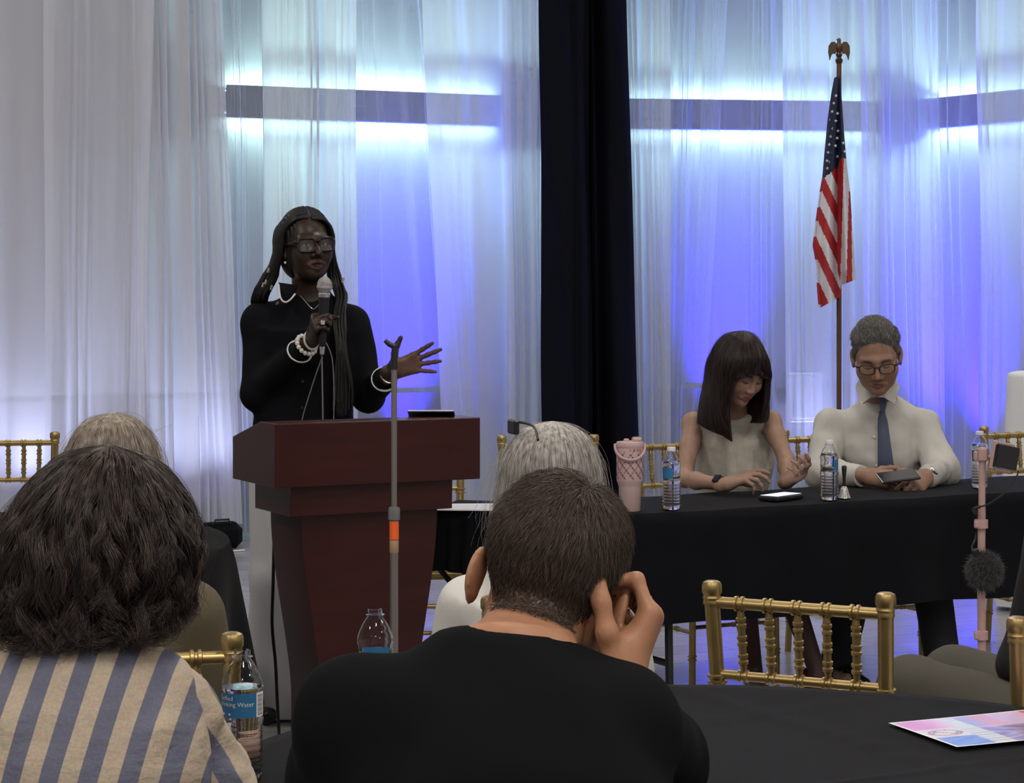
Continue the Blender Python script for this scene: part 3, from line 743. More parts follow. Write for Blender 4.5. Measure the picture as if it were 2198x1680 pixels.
q = P(520, 1397, 3.36); make_bottle((q[0], 3.36, TZ), 0, 'open plastic water bottle with blue label beside the striped sleeve', False, (-92, 50), 0.150, True)
q = P(805, 1335, 3.78); make_bottle((q[0], 3.78, TZ), 0.4, 'open plastic bottle showing only its neck over the black-shirted shoulder', False, (-60, 30), 0.135)
for (px, back, lab, la) in ((1441, 0.055, 'capped water bottle with blue label next to the pink tumbler', (-70, 5)), (1780, 0.06, 'capped water bottle beside the small hand bell', (20, 75)), (2103, 0.16, 'capped water bottle behind the pink tripod', (120, 200))):
    q = on_table_b(px, back); make_bottle((q[0], q[1], TZ), 0, lab, True, la, 0.165)

# ------------------------------------------------------------------ pink tumbler
mat('pink_coat', (0.50, 0.355, 0.36), 0.5, bump=0.04, bscale=300)
mat('pink_dark', (0.20, 0.085, 0.10), 0.55)
mat('pink_lid', (0.54, 0.375, 0.375), 0.4)
q = on_table_b(1352, 0.10)
tb = root('tumbler', (q[0], q[1], TZ), 'tall pale pink tumbler with carry loop and dark diamond print', 'tumbler')
m = MB(); m.lathe([(0, 0), (0.034, 0), (0.0355, 0.003), (0.0375, 0.082), (0.0385, 0.086), (0.0430, 0.098), (0.0445, 0.104), (0.0455, 0.205), (0.044, 0.212), (0, 0.212)], n=40); m.build('cup', MATS['pink_coat'], tb)
m = MB(); m.lathe([(0, 0.211), (0.0440, 0.211), (0.0462, 0.214), (0.0462, 0.226), (0.0440, 0.231), (0.030, 0.233), (0, 0.233)], n=40); m.build('lid', MATS['pink_lid'], tb)
m = MB(); m.box((-0.012, -0.01, 0.236), (0.018, 0.018, 0.012), bev=0.003); m.build('straw_hinge', MATS['pink_lid'], tb)
m = MB(); m.box((0.024, 0.0, 0.238), (0.030, 0.022, 0.014), bev=0.004); m.build('spout', MATS['pink_lid'], tb)
ang = np.linspace(-1.0, PI+1.0, 22)
loop = [(0.050*math.sin(a-PI/2)*1.0, -0.049*max(math.cos(a-PI/2), -0.1)-0.001, 0.222-0.050*max(math.cos(a-PI/2), 0)**0.8) for a in np.linspace(0, PI, 24)]
m = MB(); m.tube(loop, 0.0050, 8, squash=1.6); m.build('carry_loop', MATS['pink_lid'], tb)
def cup_r(z): return np.interp(z, [0.104, 0.205], [0.0446, 0.0456])
def wrap_poly(mb, pts, z0, th0):
    V = np.array([(x, y, 0.0006) for x, y in pts]); mb.add(cyl_map(V, 0.0452, z0, th0), [tuple(range(len(pts)))])
pm = MB()
for row, zc in enumerate((0.189, 0.172, 0.155, 0.138, 0.121)):
    for k in range(-5, 5):
        x = (k+0.5*(row % 2))*0.0284; th = 0
        if row % 2 == 1 and k % 2 == 0:      # block letter between the diamonds
            w_, h_, b_ = 0.0042, 0.0042, 0.0014
            for poly in (((-w_, -h_), (-w_+b_, -h_), (-w_+b_, h_), (-w_, h_)), ((w_-b_, -h_), (w_, -h_), (w_, h_), (w_-b_, h_)), ((-w_+b_, h_), (-w_+b_, h_-0.003), (0, -0.0022), (0, 0.0008)), ((w_-b_, h_-0.003), (w_-b_, h_), (0, 0.0008), (0, -0.0022))):
                wrap_poly(pm, [(x+a, b) for a, b in poly], zc, th)
        else:                                # dotted medallion
            wrap_poly(pm, [(x+0.0042*math.cos(a), 0.0042*math.sin(a)) for a in np.arange(8)*PI/4], zc, th)
        for s in (-1, 1):                    # bars crossing between
            cx_, cz_ = x+0.0071, 0.0085*s; L_, W_ = 0.0046, 0.0010 if s > 0 else 0.0021
            d_ = np.array((0.66, 0.75*s)); n_ = np.array((-d_[1], d_[0]))
            c_ = np.array((cx_, cz_)); wrap_poly(pm, [tuple(c_+d_*L_*a+n_*W_*b) for a, b in ((-1, -1), (1, -1), (1, 1), (-1, 1))], zc, th)
pm.build('diamond_print', MATS['pink_dark'], tb, smooth=False)
# only short dark strokes can be made out there
pm = MB()
for k, w_ in enumerate((0.002, 0.0012, 0.0045, 0.0012, 0.0036, 0.0022, 0.0042)):
    x = -0.010+k*0.0062; wrap_poly(pm, [(x, -0.0045), (x+w_, -0.0045), (x+w_, 0.0045), (x, 0.0045)], 0.205, 0.15)
pm.build('faint_lettering', MATS['pink_dark'], tb, smooth=False)

# ------------------------------------------------------------------ small things on the tables
mat('paper', (0.74, 0.75, 0.80), 0.6)
mat('screen_glow', (0.3, 0.32, 0.4), 0.2, emit=(0.62, 0.68, 0.95, 0.8))
mat('glass_bell', (0.75, 0.76, 0.72), 0.15, metal=0.7)
q = on_table_b(1812, 0.085); hb = root('hand_bell', (q[0], q[1], TZ), 'small silver hand bell with black handle next to a bottle', 'bell')
m = MB(); m.lathe([(0.0, 0.001), (0.021, 0.001), (0.0235, 0.003), (0.022, 0.008), (0.017, 0.018), (0.014, 0.032), (0.010, 0.041), (0.004, 0.045), (0, 0.045)], n=24); m.build('bell_cup', MATS['glass_bell'], hb)
m = MB(); m.lathe([(0.0, 0.044), (0.007, 0.044), (0.0055, 0.055), (0.006, 0.075), (0.0085, 0.100), (0.0095, 0.112), (0.006, 0.117), (0, 0.117)], n=14); m.build('handle', MATS['black_plastic'], hb)
q = on_table_b(1676, 0.16); ph = root('smartphone', (q[0], q[1], TZ), 'smartphone lying face up with lit screen before the woman', 'phone', 'smartphones', rz=ANG_B-1.2)
m = MB(); m.box((0, 0, 0.010), (0.085, 0.165, 0.018), bev=0.005); m.build('case', MATS['black_plastic'], ph)
m = MB(); m.box((0, 0, 0.0195), (0.070, 0.150, 0.0012)); m.build('screen', MATS['screen_glow'], ph)
a = np.append(Pz(1000, 7.42, TZ+0.001)[:2], 0); pp = root('sheet_of_paper', (a[0], a[1], TZ), 'white sheet of paper on the short table beside the lectern', 'paper', rz=-0.05)
m = MB(); m.box((0, 0, 0.002), (0.28, 0.20, 0.0016)); m.build('sheet', MATS['paper'], pp)
m = MB(); m.box((0.02, 0.012, 0.0035), (0.28, 0.20, 0.0012), np.array(((0.99, -0.1, 0), (0.1, 0.99, 0), (0, 0, 1)))); m.build('sheet', MATS['paper'], pp)
# flyer on the front table
fa = np.array((0.655, 3.812)); fe = nrm(np.array((0.262, 0.106))); fn = np.array((fe[1], -fe[0]))
mat('flyer_ink', (0.5, 0.5, 0.5), 0.35, attr='Col', spec=0.4)
nx, ny = 84, 64; G = np.zeros((nx, ny, 3)); colr = np.zeros((nx, ny, 3))
def mixc(a, b, t): return np.array(a)*(1-t)+np.array(b)*t
for i in range(nx):
    for j in range(ny):
        u, v = i/(nx-1), j/(ny-1); xy = fe*u*0.305+fn*v*0.212; G[i, j] = (xy[0], xy[1], 0.0022+0.0025*u*u)
        n_ = 0.5+0.5*math.sin(u*31+9*math.sin(v*7))*math.cos(v*23+5*u)
        if u < 0.02 or v < 0.025 or v > 0.975: c_ = (0.75, 0.75, 0.78)
        elif u < 0.30 and v < 0.36: c_ = mixc((0.62, 0.30, 0.58), (0.70, 0.55, 0.75), min(1, max(0, (u-0.16)*6)))
        elif u < 0.27 and v < 0.66:
            du, dv = (u-0.15)/0.10, (v-0.51)/0.10; rr = du*du+dv*dv
            c_ = (0.30, 0.24, 0.28) if (0.75 < rr < 1.15 or abs(dv-0.5*math.sin(du*4)) < 0.16 and abs(du) < 0.9) else (0.66, 0.62, 0.66)
        elif u < 0.27: c_ = mixc((0.13, 0.25, 0.62), (0.22, 0.36, 0.72), n_)
        elif u < 0.40: c_ = mixc((0.50, 0.58, 0.66), (0.62, 0.66, 0.72), n_) if v < 0.45 else ((0.42, 0.45, 0.50) if int(v*40) % 3 == 0 else (0.58, 0.62, 0.64))
        elif u < 0.52 and v > 0.45: c_ = mixc((0.20, 0.18, 0.42), (0.42, 0.40, 0.68), n_)
        elif u < 0.62 and v < 0.4: c_ = mixc((0.34, 0.38, 0.66), (0.60, 0.34, 0.48), ease(min(1, max(0, (u-0.44)*8))))
        elif u > 0.86 and v < 0.55: c_ = mixc((0.55, 0.08, 0.05), (0.75, 0.18, 0.10), n_)
        elif v > 0.45: c_ = mixc((0.14, 0.11, 0.26), (0.55, 0.45, 0.62), n_*(1.2-u))
        else: c_ = mixc((0.64, 0.40, 0.56), (0.45, 0.42, 0.66), n_)
        colr[i, j] = c_
fy = root('flyer', (fa[0], fa[1], TZ), 'colourful printed flyer in pink, blue and red on the front table', 'flyer')
v, f = grid_mesh(G); o = mk('printed_sheet', v, f[:, ::-1], MATS['flyer_ink'], fy); setcol(o, colr.reshape(-1, 3))

# ------------------------------------------------------------------ pink phone tripod
mat('pink_metal', (0.45, 0.285, 0.28), 0.45)
mat('phone_black', (0.012, 0.014, 0.02), 0.15)
mat('fur_grey', (0.03, 0.031, 0.034), 0.8)
YT = 6.75; tp = root('phone_tripod', Pz(2106, YT, 0), 'slim pink phone tripod standing before the panel table', 'tripod')
hz = lambda py: P(2106, py, YT)[2]
sl = 0.000018*YT/4.7
m = MB(); m.tube([(0.003, 0, hz(1440)), (0, 0, hz(1240))], 0.0125, 14); m.build('lower_tube', MATS['pink_metal'], tp)
m = MB(); m.tube([(0, 0, hz(1260)), (0.002, 0, hz(1090))], 0.0118, 14); m.tube([(0.002, 0, hz(1110)), (0.004, 0, hz(962))], 0.0105, 14); m.build('upper_tube', MATS['pink_metal'], tp)
for pz in (1124, 1363):
    m = MB(); m.lathe([(0.012, hz(pz+10)), (0.021, hz(pz+9)), (0.021, hz(pz-9)), (0.012, hz(pz-10))], n=20); m.box((-0.014, -0.012, hz(pz)), (0.02, 0.014, 0.022), bev=0.003); m.build('collar', MATS['pink_metal'], tp)
for k in range(3):
    a = k*2*PI/3+0.5; m = MB(); m.tube([(0.003, 0, hz(1455)), (0.30*math.cos(a), 0.30*math.sin(a), 0.01)], 0.009, 8); m.build('leg', MATS['pink_metal'], tp)
m = MB(); m.box((0.004, -0.004, hz(975)), (0.030, 0.030, 0.045), bev=0.006); m.box((-0.016, 0, hz(978)), (0.014, 0.02, 0.03), bev=0.004); m.tube([(0.01, 0, hz(980)), (0.05, -0.01, hz(982))], 0.008, 10); m.build('tilt_head', MATS['pink_metal'], tp)
RR = np.array(Euler((math.radians(4), math.radians(10), math.radians(38))).to_matrix())
cph = P(2160, 981, YT-0.02)-np.array(tp.location)
m = MB(); m.box(cph+RR @ np.array((-0.0, 0.012, 0.038)), (0.075, 0.02, 0.012), RR, 0.003); m.box(cph+RR @ np.array((0, 0.012, -0.042)), (0.075, 0.02, 0.010), RR, 0.003); m.box(cph+RR @ np.array((-0.045, 0.012, 0)), (0.012, 0.016, 0.09), RR, 0.003); m.build('phone_clamp', MATS['pink_metal'], tp)
po = root('smartphone', P(2160, 981, YT-0.02), 'black smartphone clamped sideways at the top of the pink tripod', 'phone', 'smartphones')
m = MB(); m.box((0, 0, 0), (0.110, 0.009, 0.072), RR, 0.003); m.build('phone_body', MATS['phone_black'], po)
m = MB(); m.box(RR @ np.array((0.0, -0.0052, 0)), (0.100, 0.0008, 0.064), RR); m.build('screen', MATS['dark_tablet'], po)
cb = root('audio_cable', P(2186, 1010, YT-0.03), 'thin black audio cable running from the clamped phone to the furry microphone', 'cable')
pts = catmull([P(2186, 1010, YT-.03), P(2178, 1032, YT-.04), P(2150, 1062, YT-.05), P(2120, 1082, YT-.04), P(2090, 1092, YT-.02), P(2096, 1105, YT+.02), P(2095, 1150, YT+.02), P(2086, 1175, YT-.02), P(2092, 1196, YT-.03)], 40)
m = MB(); m.tube(pts-np.array(cb.location), 0.0028, 6); m.build('wire', MATS['black_plastic'], cb)
m = MB(); m.tube(pts[17:25]-np.array(cb.location), 0.006, 6); m.build('cable_tie', MATS['black_plastic'], cb)

# floor clutter and white forms near the curtains
fc = np.append(onwall(470, WA, 0.72), 0); bg = root('equipment_bag', fc, 'low black equipment bag on the floor below the curtain hem', 'bag', rz=math.radians(25))
m = MB(); m.box((0, 0, 0.075), (0.26, 0.14, 0.15), bev=0.04); m.build('bag_body', MATS['black_cloth'], bg)
m = MB(); m.tube([(-0.05, -0.05, 0.14), (-0.04, -0.06, 0.17), (0.04, -0.06, 0.17), (0.05, -0.05, 0.14)], 0.006, 6); m.build('carry_handle', MATS['black_plastic'], bg)
wc = root('white_cable', onwall(470, WA, 0.92).tolist()+[0.006], 'thin white cable lying along the floor below the curtain', 'cable')
l0 = np.array(wc.location); m = MB()
pts = [np.append(onwall(x, WA, 0.90+0.03*math.sin(x*0.03)), 0.006)-l0 for x in np.linspace(395, 525, 24)]
m.tube(pts, 0.005, 6); m.build('wire', MATS['white_sheet'], wc)
for (x0, x1, y0, y1, seg, lab) in ((1694, 1762, 800, 905, WB, 'pale wall box between the seated woman and man'), (1988, 2034, 800, 900, WB, 'pale wall box behind the seated man')):
    a, b = onwall(x0, seg, 0.10), onwall(x1, seg, 0.10); c = (a+b)/2; L = np.linalg.norm(b-a); d = nrm(b-a)
    za, zb = P(x0, y1, c[1])[2], P(x0, y0, c[1])[2]
    bx = root('wall_box', (c[0], c[1], za), lab, 'wall box', 'pale boxes on the far wall', rz=math.atan2(d[1], d[0]))
    m = MB(); m.box((0, 0, (zb-za)/2), (L, 0.08, zb-za), bev=0.006); m.build('housing', MATS['white_sheet'], bx)
    m = MB(); m.box((0, -0.043, (zb-za)/2), (L-0.04, 0.006, zb-za-0.05), bev=0.003); m.build('cover_plate', MATS['white_sheet'], bx)
# tall white cloth-covered stand at the right edge
q = Pz(2225, 10.2, 0); ct = root('cocktail_table', q, 'tall white cloth-covered stand at the right edge behind the gold chair', 'table')
n = 48; th = np.arange(n+1)*2*PI/n; rows = []
for t in np.linspace(0, 1, 8): rows.append(np.stack((0.13*t*np.cos(th), 0.13*t*np.sin(th), np.full(n+1, 1.105)-0.012*t**6), -1))
for z in np.linspace(1.08, 0.02, 16):
    t = (1.08-z)/1.06; r_ = 0.135+0.055*t+0.016*t*np.sin(8*th+1.2*np.sin(3*th)); rows.append(np.stack((r_*np.cos(th), r_*np.sin(th), np.full(n+1, z)), -1))
v, f = grid_mesh(np.array(rows)); mk('draped_cloth', v, f, MATS['white_sheet'], ct)
m = MB(); m.lathe([(0, 0), (0.14, 0), (0.14, 0.015), (0.03, 0.03), (0.025, 1.07), (0.12, 1.075), (0.12, 1.09), (0, 1.09)], n=20); m.build('frame', MATS['chrome'], ct)
# ------------------------------------------------------------------ sculpting kit: signed distance fields -> one smooth mesh
class Fr:
    """local frame: world = R @ (s * local) + c"""
    def __init__(self, c=(0, 0, 0), R=None, s=1.0): self.c = np.asarray(c, float); self.R = np.eye(3) if R is None else np.asarray(R, float); self.s = s
    def out(self, p): return (np.asarray(p, float)*self.s) @ self.R.T+self.c
    def inn(self, p): return ((np.asarray(p, float)-self.c) @ self.R)/self.s
ID = Fr()
def Rz(a): c, s = math.cos(a), math.sin(a); return np.array(((c, -s, 0), (s, c, 0), (0, 0, 1)))
def Rx(a): c, s = math.cos(a), math.sin(a); return np.array(((1, 0, 0), (0, c, -s), (0, s, c)))
def Ry(a): c, s = math.cos(a), math.sin(a); return np.array(((c, 0, s), (0, 1, 0), (-s, 0, c)))
def face_rot(turn, down, roll=0.0, away=False):
    """turn: degrees the face turns towards the right of the photo; down: degrees it is lowered; away: seen from behind"""
    y = (-math.radians(turn)) if away else PI+math.radians(turn)
    return Rz(y) @ Rx(-math.radians(down)) @ Ry(math.radians(roll))
def cone(a, b, ra, rb, k=0.02, op='u', T=ID):
    a, b = np.asarray(a, float), np.asarray(b, float); ab = b-a; L2 = ab @ ab+1e-12; rm = max(ra, rb)
    def f(p):
        t = np.clip(((p-a) @ ab)/L2, 0, 1); return np.linalg.norm(p-(a+t[..., None]*ab), axis=-1)-(ra+(rb-ra)*t)
    return (f, np.minimum(a, b)-rm, np.maximum(a, b)+rm, k, op, T)
def ell(c, r, k=0.02, op='u', T=ID, R=None):
    c, r = np.asarray(c, float), np.asarray(r, float); Rm = None if R is None else np.asarray(R, float)
    def f(p):
        q = p-c
        if Rm is not None: q = q @ Rm
        k0 = np.linalg.norm(q/r, axis=-1); k1 = np.linalg.norm(q/(r*r), axis=-1)+1e-9; return k0*(k0-1)/k1
    m = max(r) if Rm is not None else r
    return (f, c-m, c+m, k, op, T)
def loft(lv, k=0.02, op='u', T=ID):
    """lv rows: z, cx, cy, rx, ry"""
    lv = np.asarray(lv, float); z = lv[:, 0]
    def f(p):
        zz = np.clip(p[..., 2], z[0], z[-1]); g = [np.interp(zz, z, lv[:, i]) for i in range(1, 5)]
        q = np.sqrt(((p[..., 0]-g[0])/g[2])**2+((p[..., 1]-g[1])/g[3])**2); d = (q-1)*np.minimum(g[2], g[3])
        dz = np.abs(p[..., 2]-(z[0]+z[-1])/2)-(z[-1]-z[0])/2
        return np.minimum(np.maximum(d, dz), 0)+np.hypot(np.maximum(d, 0), np.maximum(dz, 0))
    lo = np.array(((lv[:, 1]-lv[:, 3]).min(), (lv[:, 2]-lv[:, 4]).min(), z[0])); hi = np.array(((lv[:, 1]+lv[:, 3]).max(), (lv[:, 2]+lv[:, 4]).max(), z[-1]))
    return (f, lo, hi, k, op, T)
def axis(lo, hi, h, fine=()):
    x = [lo]
    while x[-1] < hi:
        c = x[-1]; st = h
        for a, b, hf in fine:
            if a-h*0.5 <= c <= b: st = min(st, hf)
        x.append(c+st)
    return np.array(x)
def sdf_mesh(prims, h, fine=None):
    """fine: list of (centre, radius, step) balls that need smaller steps"""
    lo = np.full(3, 1e9); hi = -lo; boxes = []
    for (f, a, b, k, op, T) in prims:
        cs = T.out(np.array([(x, y, z) for x in (a[0], b[0]) for y in (a[1], b[1]) for z in (a[2], b[2])]))
        pa, pb = cs.min(0)-k-0.012, cs.max(0)+k+0.012; boxes.append((pa, pb))
        if op == 'u': lo = np.minimum(lo, pa); hi = np.maximum(hi, pb)
    fine = fine or []
    X = [axis(lo[i], hi[i], h, [(c[i]-r, c[i]+r, s) for c, r, s in fine]) for i in range(3)]
    F = np.full([len(x) for x in X], 0.05, np.float32)
    for (f, a, b, k, op, T), (pa, pb) in zip(prims, boxes):
        sl = []
        for i in range(3):
            i0 = max(np.searchsorted(X[i], pa[i])-1, 0); i1 = min(np.searchsorted(X[i], pb[i])+1, len(X[i])); sl.append(slice(i0, i1))
        g = np.stack(np.meshgrid(X[0][sl[0]], X[1][sl[1]], X[2][sl[2]], indexing='ij'), -1)
        if g.size == 0: continue
        d = (f(T.inn(g))*T.s).astype(np.float32); cur = F[tuple(sl)]
        if op == 'u':
            kk = max(k, 1e-6); hh = np.maximum(kk-np.abs(cur-d), 0)/kk; F[tuple(sl)] = np.minimum(cur, d)-hh*hh*kk*0.25
        elif op == 's':
            kk = max(k, 1e-6); d = -d; hh = np.maximum(kk-np.abs(cur-d), 0)/kk; F[tuple(sl)] = np.maximum(cur, d)+hh*hh*kk*0.25
    return nets(F, X)
def nets(F, X):
    ins = F < 0; n = ins.shape
    cnt = np.zeros([k-1 for k in n], np.uint8)
    for dx in (0, 1):
        for dy in (0, 1):
            for dz in (0, 1): cnt += ins[dx:n[0]-1+dx, dy:n[1]-1+dy, dz:n[2]-1+dz]
    act = np.argwhere((cnt > 0) & (cnt < 8)); vid = -np.ones(cnt.shape, np.int64); vid[tuple(act.T)] = np.arange(len(act))
    acc = np.zeros((len(act), 3)); num = np.zeros(len(act))
    co = [(x, y, z) for x in (0, 1) for y in (0, 1) for z in (0, 1)]
    val = {c: F[act[:, 0]+c[0], act[:, 1]+c[1], act[:, 2]+c[2]] for c in co}
    pos = {c: np.stack([X[i][act[:, i]+c[i]] for i in range(3)], -1) for c in co}
    for c in co:
        for i in range(3):
            if c[i] == 0:
                e = list(c); e[i] = 1; e = tuple(e); a, b = val[c], val[e]; s = (a < 0) != (b < 0)
                t = np.where(s, a/np.where(s, a-b, 1), 0)[:, None]; acc += np.where(s[:, None], pos[c]+(pos[e]-pos[c])*t, 0); num += s
    V = acc/num[:, None]; Q = []
    for i in range(3):
        j, k = (i+1) % 3, (i+2) % 3
        a = [slice(None)]*3; b = [slice(None)]*3; a[i] = slice(0, n[i]-1); b[i] = slice(1, n[i])
        A, B = ins[tuple(a)], ins[tuple(b)]; e = np.argwhere(A != B)
        ok = (e[:, j] > 0) & (e[:, k] > 0) & (e[:, j] < n[j]-1) & (e[:, k] < n[k]-1); e = e[ok]
        sgn = A[tuple(e.T)]
        def cell(dj, dk):
            q = e.copy(); q[:, j] += dj; q[:, k] += dk; return vid[tuple(q.T)]
        q = np.stack((cell(-1, -1), cell(0, -1), cell(0, 0), cell(-1, 0)), -1); q[~sgn] = q[~sgn][:, ::-1]; Q.append(q)
    return V, np.concatenate(Q)
def vnormals(V, Q):
    d1 = V[Q[:, 2]]-V[Q[:, 0]]; d2 = V[Q[:, 3]]-V[Q[:, 1]]; fn = np.cross(d1, d2); N = np.zeros_like(V)
    for i in range(4): np.add.at(N, Q[:, i], fn)
    return N/(np.linalg.norm(N, axis=1, keepdims=True)+1e-12)
def relax(V, Q, it=1, w=0.5):
    for _ in range(it):
        A = np.zeros_like(V); c = np.zeros(len(V))
        for i in range(4):
            a, b = Q[:, i], Q[:, (i+1) % 4]; np.add.at(A, a, V[b]); np.add.at(c, a, 1); np.add.at(A, b, V[a]); np.add.at(c, b, 1)
        V = V*(1-w)+w*A/c[:, None]
    return V

# ------------------------------------------------------------------ anatomy
def head_prims(T, wide=1.0, jaw=1.0, nose=1.0, lids=True, open_mouth=0.0, ear=1.0, lips=1.0, mw=1.0):
    w_ = wide
    p = [ell((0, -0.014, 0.040), (0.074*w_, 0.094, 0.088), 0.02, T=T),
         ell((0, 0.030, -0.020), (0.064*w_, 0.064, 0.092), 0.03, T=T),
         ell((0, 0.030, -0.074), (0.050*w_*jaw, 0.052, 0.042), 0.03, T=T),
         ell((0, 0.070, -0.100*1.0), (0.022*jaw, 0.020, 0.018), 0.025, T=T)]
    for s in (-1, 1):
        p += [ell((s*0.041*w_, 0.058, -0.030), (0.026, 0.028, 0.028), 0.03, T=T),
              cone((s*0.010, 0.089, 0.022), (s*0.044*w_, 0.074, 0.020), 0.010, 0.009, 0.018, T=T),
              ell((s*0.031, 0.100, 0.000), (0.017, 0.016, 0.012), 0.016, 's', T=T),
              ell((s*0.031, 0.0775, 0.000), (0.0145, 0.0125, 0.0118) if lids else (0.0125, 0.0090, 0.0090), 0.004, T=T)]
        if not lids:
            for (z_, r_) in ((0.0085, 0.0042), (-0.0095, 0.0034)): p += [cone((s*0.020, 0.0850, z_*0.75), (s*0.031, 0.0885, z_), r_*0.8, r_, 0.004, T=T), cone((s*0.031, 0.0885, z_), (s*0.043, 0.0810, z_*0.7), r_, r_*0.8, 0.004, T=T)]
    p += [cone((0, 0.088, 0.014), (0, 0.108*(0.5+0.5*nose), -0.032), 0.0075, 0.0105*nose, 0.014, T=T),
          ell((0.0115*nose, 0.098, -0.038), (0.0085*nose, 0.011, 0.0075), 0.008, T=T), ell((-0.0115*nose, 0.098, -0.038), (0.0085*nose, 0.011, 0.0075), 0.008, T=T),
          ell((0, 0.0995, -0.044), (0.009, 0.008, 0.004), 0.006, T=T)]
    g = 0.006*open_mouth; L = lips
    for s in (-1, 1):
        p += [cone((0, 0.0940, -0.0632+g*0.3), (s*0.0235*mw, 0.0845, -0.0688), 0.0052*L, 0.0026, 0.008, T=T),
              cone((0, 0.0925, -0.0757-g), (s*0.0215*mw, 0.0840, -0.0702-g*0.3), 0.0058*L, 0.0026, 0.008, T=T)]
    p.append(ell((0, 0.0965, -0.0692-g*0.4), (0.022*mw, 0.010, 0.0012+g*0.75), 0.002, 's', T=T))
    for s in (-1, 1):
        Re = Rz(s*0.35)
        p += [ell((s*0.0785*w_*ear, -0.006, -0.006), (0.0075, 0.0195, 0.0325), 0.008, T=T, R=Re), ell((s*0.0845*w_*ear, -0.001, 0.0), (0.006, 0.011, 0.020), 0.004, 's', T=T, R=Re),
              ell((s*0.0775*w_*ear, 0.002, -0.032), (0.006, 0.009, 0.011), 0.006, T=T)]
    return p
def rot_axis(v, ax_, a):
    ax_ = nrm(ax_); v = np.asarray(v, float); return v*math.cos(a)+np.cross(ax_, v)*math.sin(a)+ax_*(ax_ @ v)*(1-math.cos(a))
FINGER = (((0.027, 0.088, 0.000), (0.041, 0.026, 0.021), 0.0086), ((0.0085, 0.093, 0.003), (0.045, 0.029, 0.022), 0.0088), ((-0.0095, 0.089, 0.002), (0.042, 0.027, 0.021), 0.0083), ((-0.0265, 0.080, -0.002), (0.033, 0.020, 0.019), 0.0074))
def hand_frame(wrist, fingers, dorsal, s=1.0, thumb=None):
    """columns: towards the thumb, along the fingers, out of the back of the hand"""
    y = nrm(fingers); z = np.asarray(dorsal, float); z = nrm(z-y*(z @ y)); x = np.cross(y, z)
    if thumb is not None and x @ np.asarray(thumb, float) < 0: x = -x
    return Fr(wrist, np.stack((x, y, z), 1), s)
def hand_prims(T, curls, splay=(6, 1, -4, -10), thumb=((40, 20), (30, 10), (25, 5)), tips=None):
    """curls: per finger three bends in degrees; thumb: per bone (out to the side, towards the palm) in degrees"""
    p = [cone((0.003, -0.02, 0), (0.004, 0.02, -0.002), 0.0225, 0.024, 0.02, T=T)]
    for i, (b, ln, r) in enumerate(FINGER):
        b = np.array(b); p.append(cone((b[0]*0.55, 0.015, -0.002), b, 0.0165, 0.0115, 0.016, T=T))
        d = np.array((math.sin(math.radians(splay[i])), math.cos(math.radians(splay[i])), 0)); axr = np.cross(d, (0, 0, -1.0)); q = b; rr = r
        for k in range(3):
            d = rot_axis(d, axr, math.radians(curls[i][k])); e = q+d*ln[k]; r2 = rr*(0.93 if k < 2 else 0.84)
            p.append(cone(q, e, rr, r2, 0.006 if k else 0.008, T=T)); q, rr = e, r2
    p.append(ell((0.022, 0.030, -0.014), (0.016, 0.028, 0.013), 0.015, T=T))
    q = np.array((0.018, 0.014, -0.010)); rr = 0.0135
    for k, (o, c) in enumerate(thumb):
        o, c = math.radians(o), math.radians(c); d = np.array((math.sin(o)*math.cos(c), math.cos(o)*math.cos(c), -math.sin(c))); e = q+d*(0.044, 0.033, 0.027)[k]
        r2 = (0.0115, 0.0098, 0.0080)[k]; p.append(cone(q, e, rr, r2, 0.008, T=T)); q, rr = e, r2
    return p
def arm_prims(sh, el, wr, g=1.0, k=0.02):
    sh, el, wr = map(np.asarray, (sh, el, wr)); m1 = sh*0.6+el*0.4; m2 = el*0.7+wr*0.3
    return [cone(sh, m1, 0.050*g, 0.043*g, k), cone(m1, el, 0.043*g, 0.036*g, k), cone(el, m2, 0.036*g, 0.038*g, k), cone(m2, wr, 0.038*g, 0.0245*g, k)]
def leg_prims(hip, kn, an, g=1.0, foot=None, k=0.03):
    hip, kn, an = map(np.asarray, (hip, kn, an)); m2 = kn*0.72+an*0.28
    p = [cone(hip, kn, 0.083*g, 0.055*g, k), cone(kn, m2, 0.052*g, 0.054*g, k), cone(m2, an, 0.054*g, 0.036*g, k)]
    if foot is not None:
        f = nrm(foot); p += [cone(an+np.array((0, 0, -0.045)), an+f*0.13+np.array((0, 0, -0.055)), 0.034, 0.026, 0.03)]
    return p
def spine(pel, neck, front):
    z = nrm(np.asarray(neck)-np.asarray(pel)); y = np.asarray(front, float); y = nrm(y-z*(z @ y)); x = np.cross(y, z)
    return Fr(pel, np.stack((x, y, z), 1)), np.linalg.norm(np.asarray(neck)-np.asarray(pel))
def torso_levels(L, wd=1.0, dp=1.0, waist=0.13, bust=0.0):
    return [(-0.10, 0, -0.01, 0.13*wd, 0.095*dp), (0.0, 0, -0.012, 0.165*wd, 0.118*dp), (0.10, 0, -0.008, 0.158*wd, 0.112*dp), (0.38*L, 0, 0.0, waist*wd, 0.094*dp), (0.66*L, 0, 0.008+bust*0.4, 0.158*wd, (0.108+bust)*dp), (0.84*L, 0, -0.004, 0.158*wd, 0.090*dp), (0.94*L, 0, -0.014, 0.105*wd, 0.068*dp), (1.02*L, 0, -0.016, 0.060*wd, 0.056*dp)]
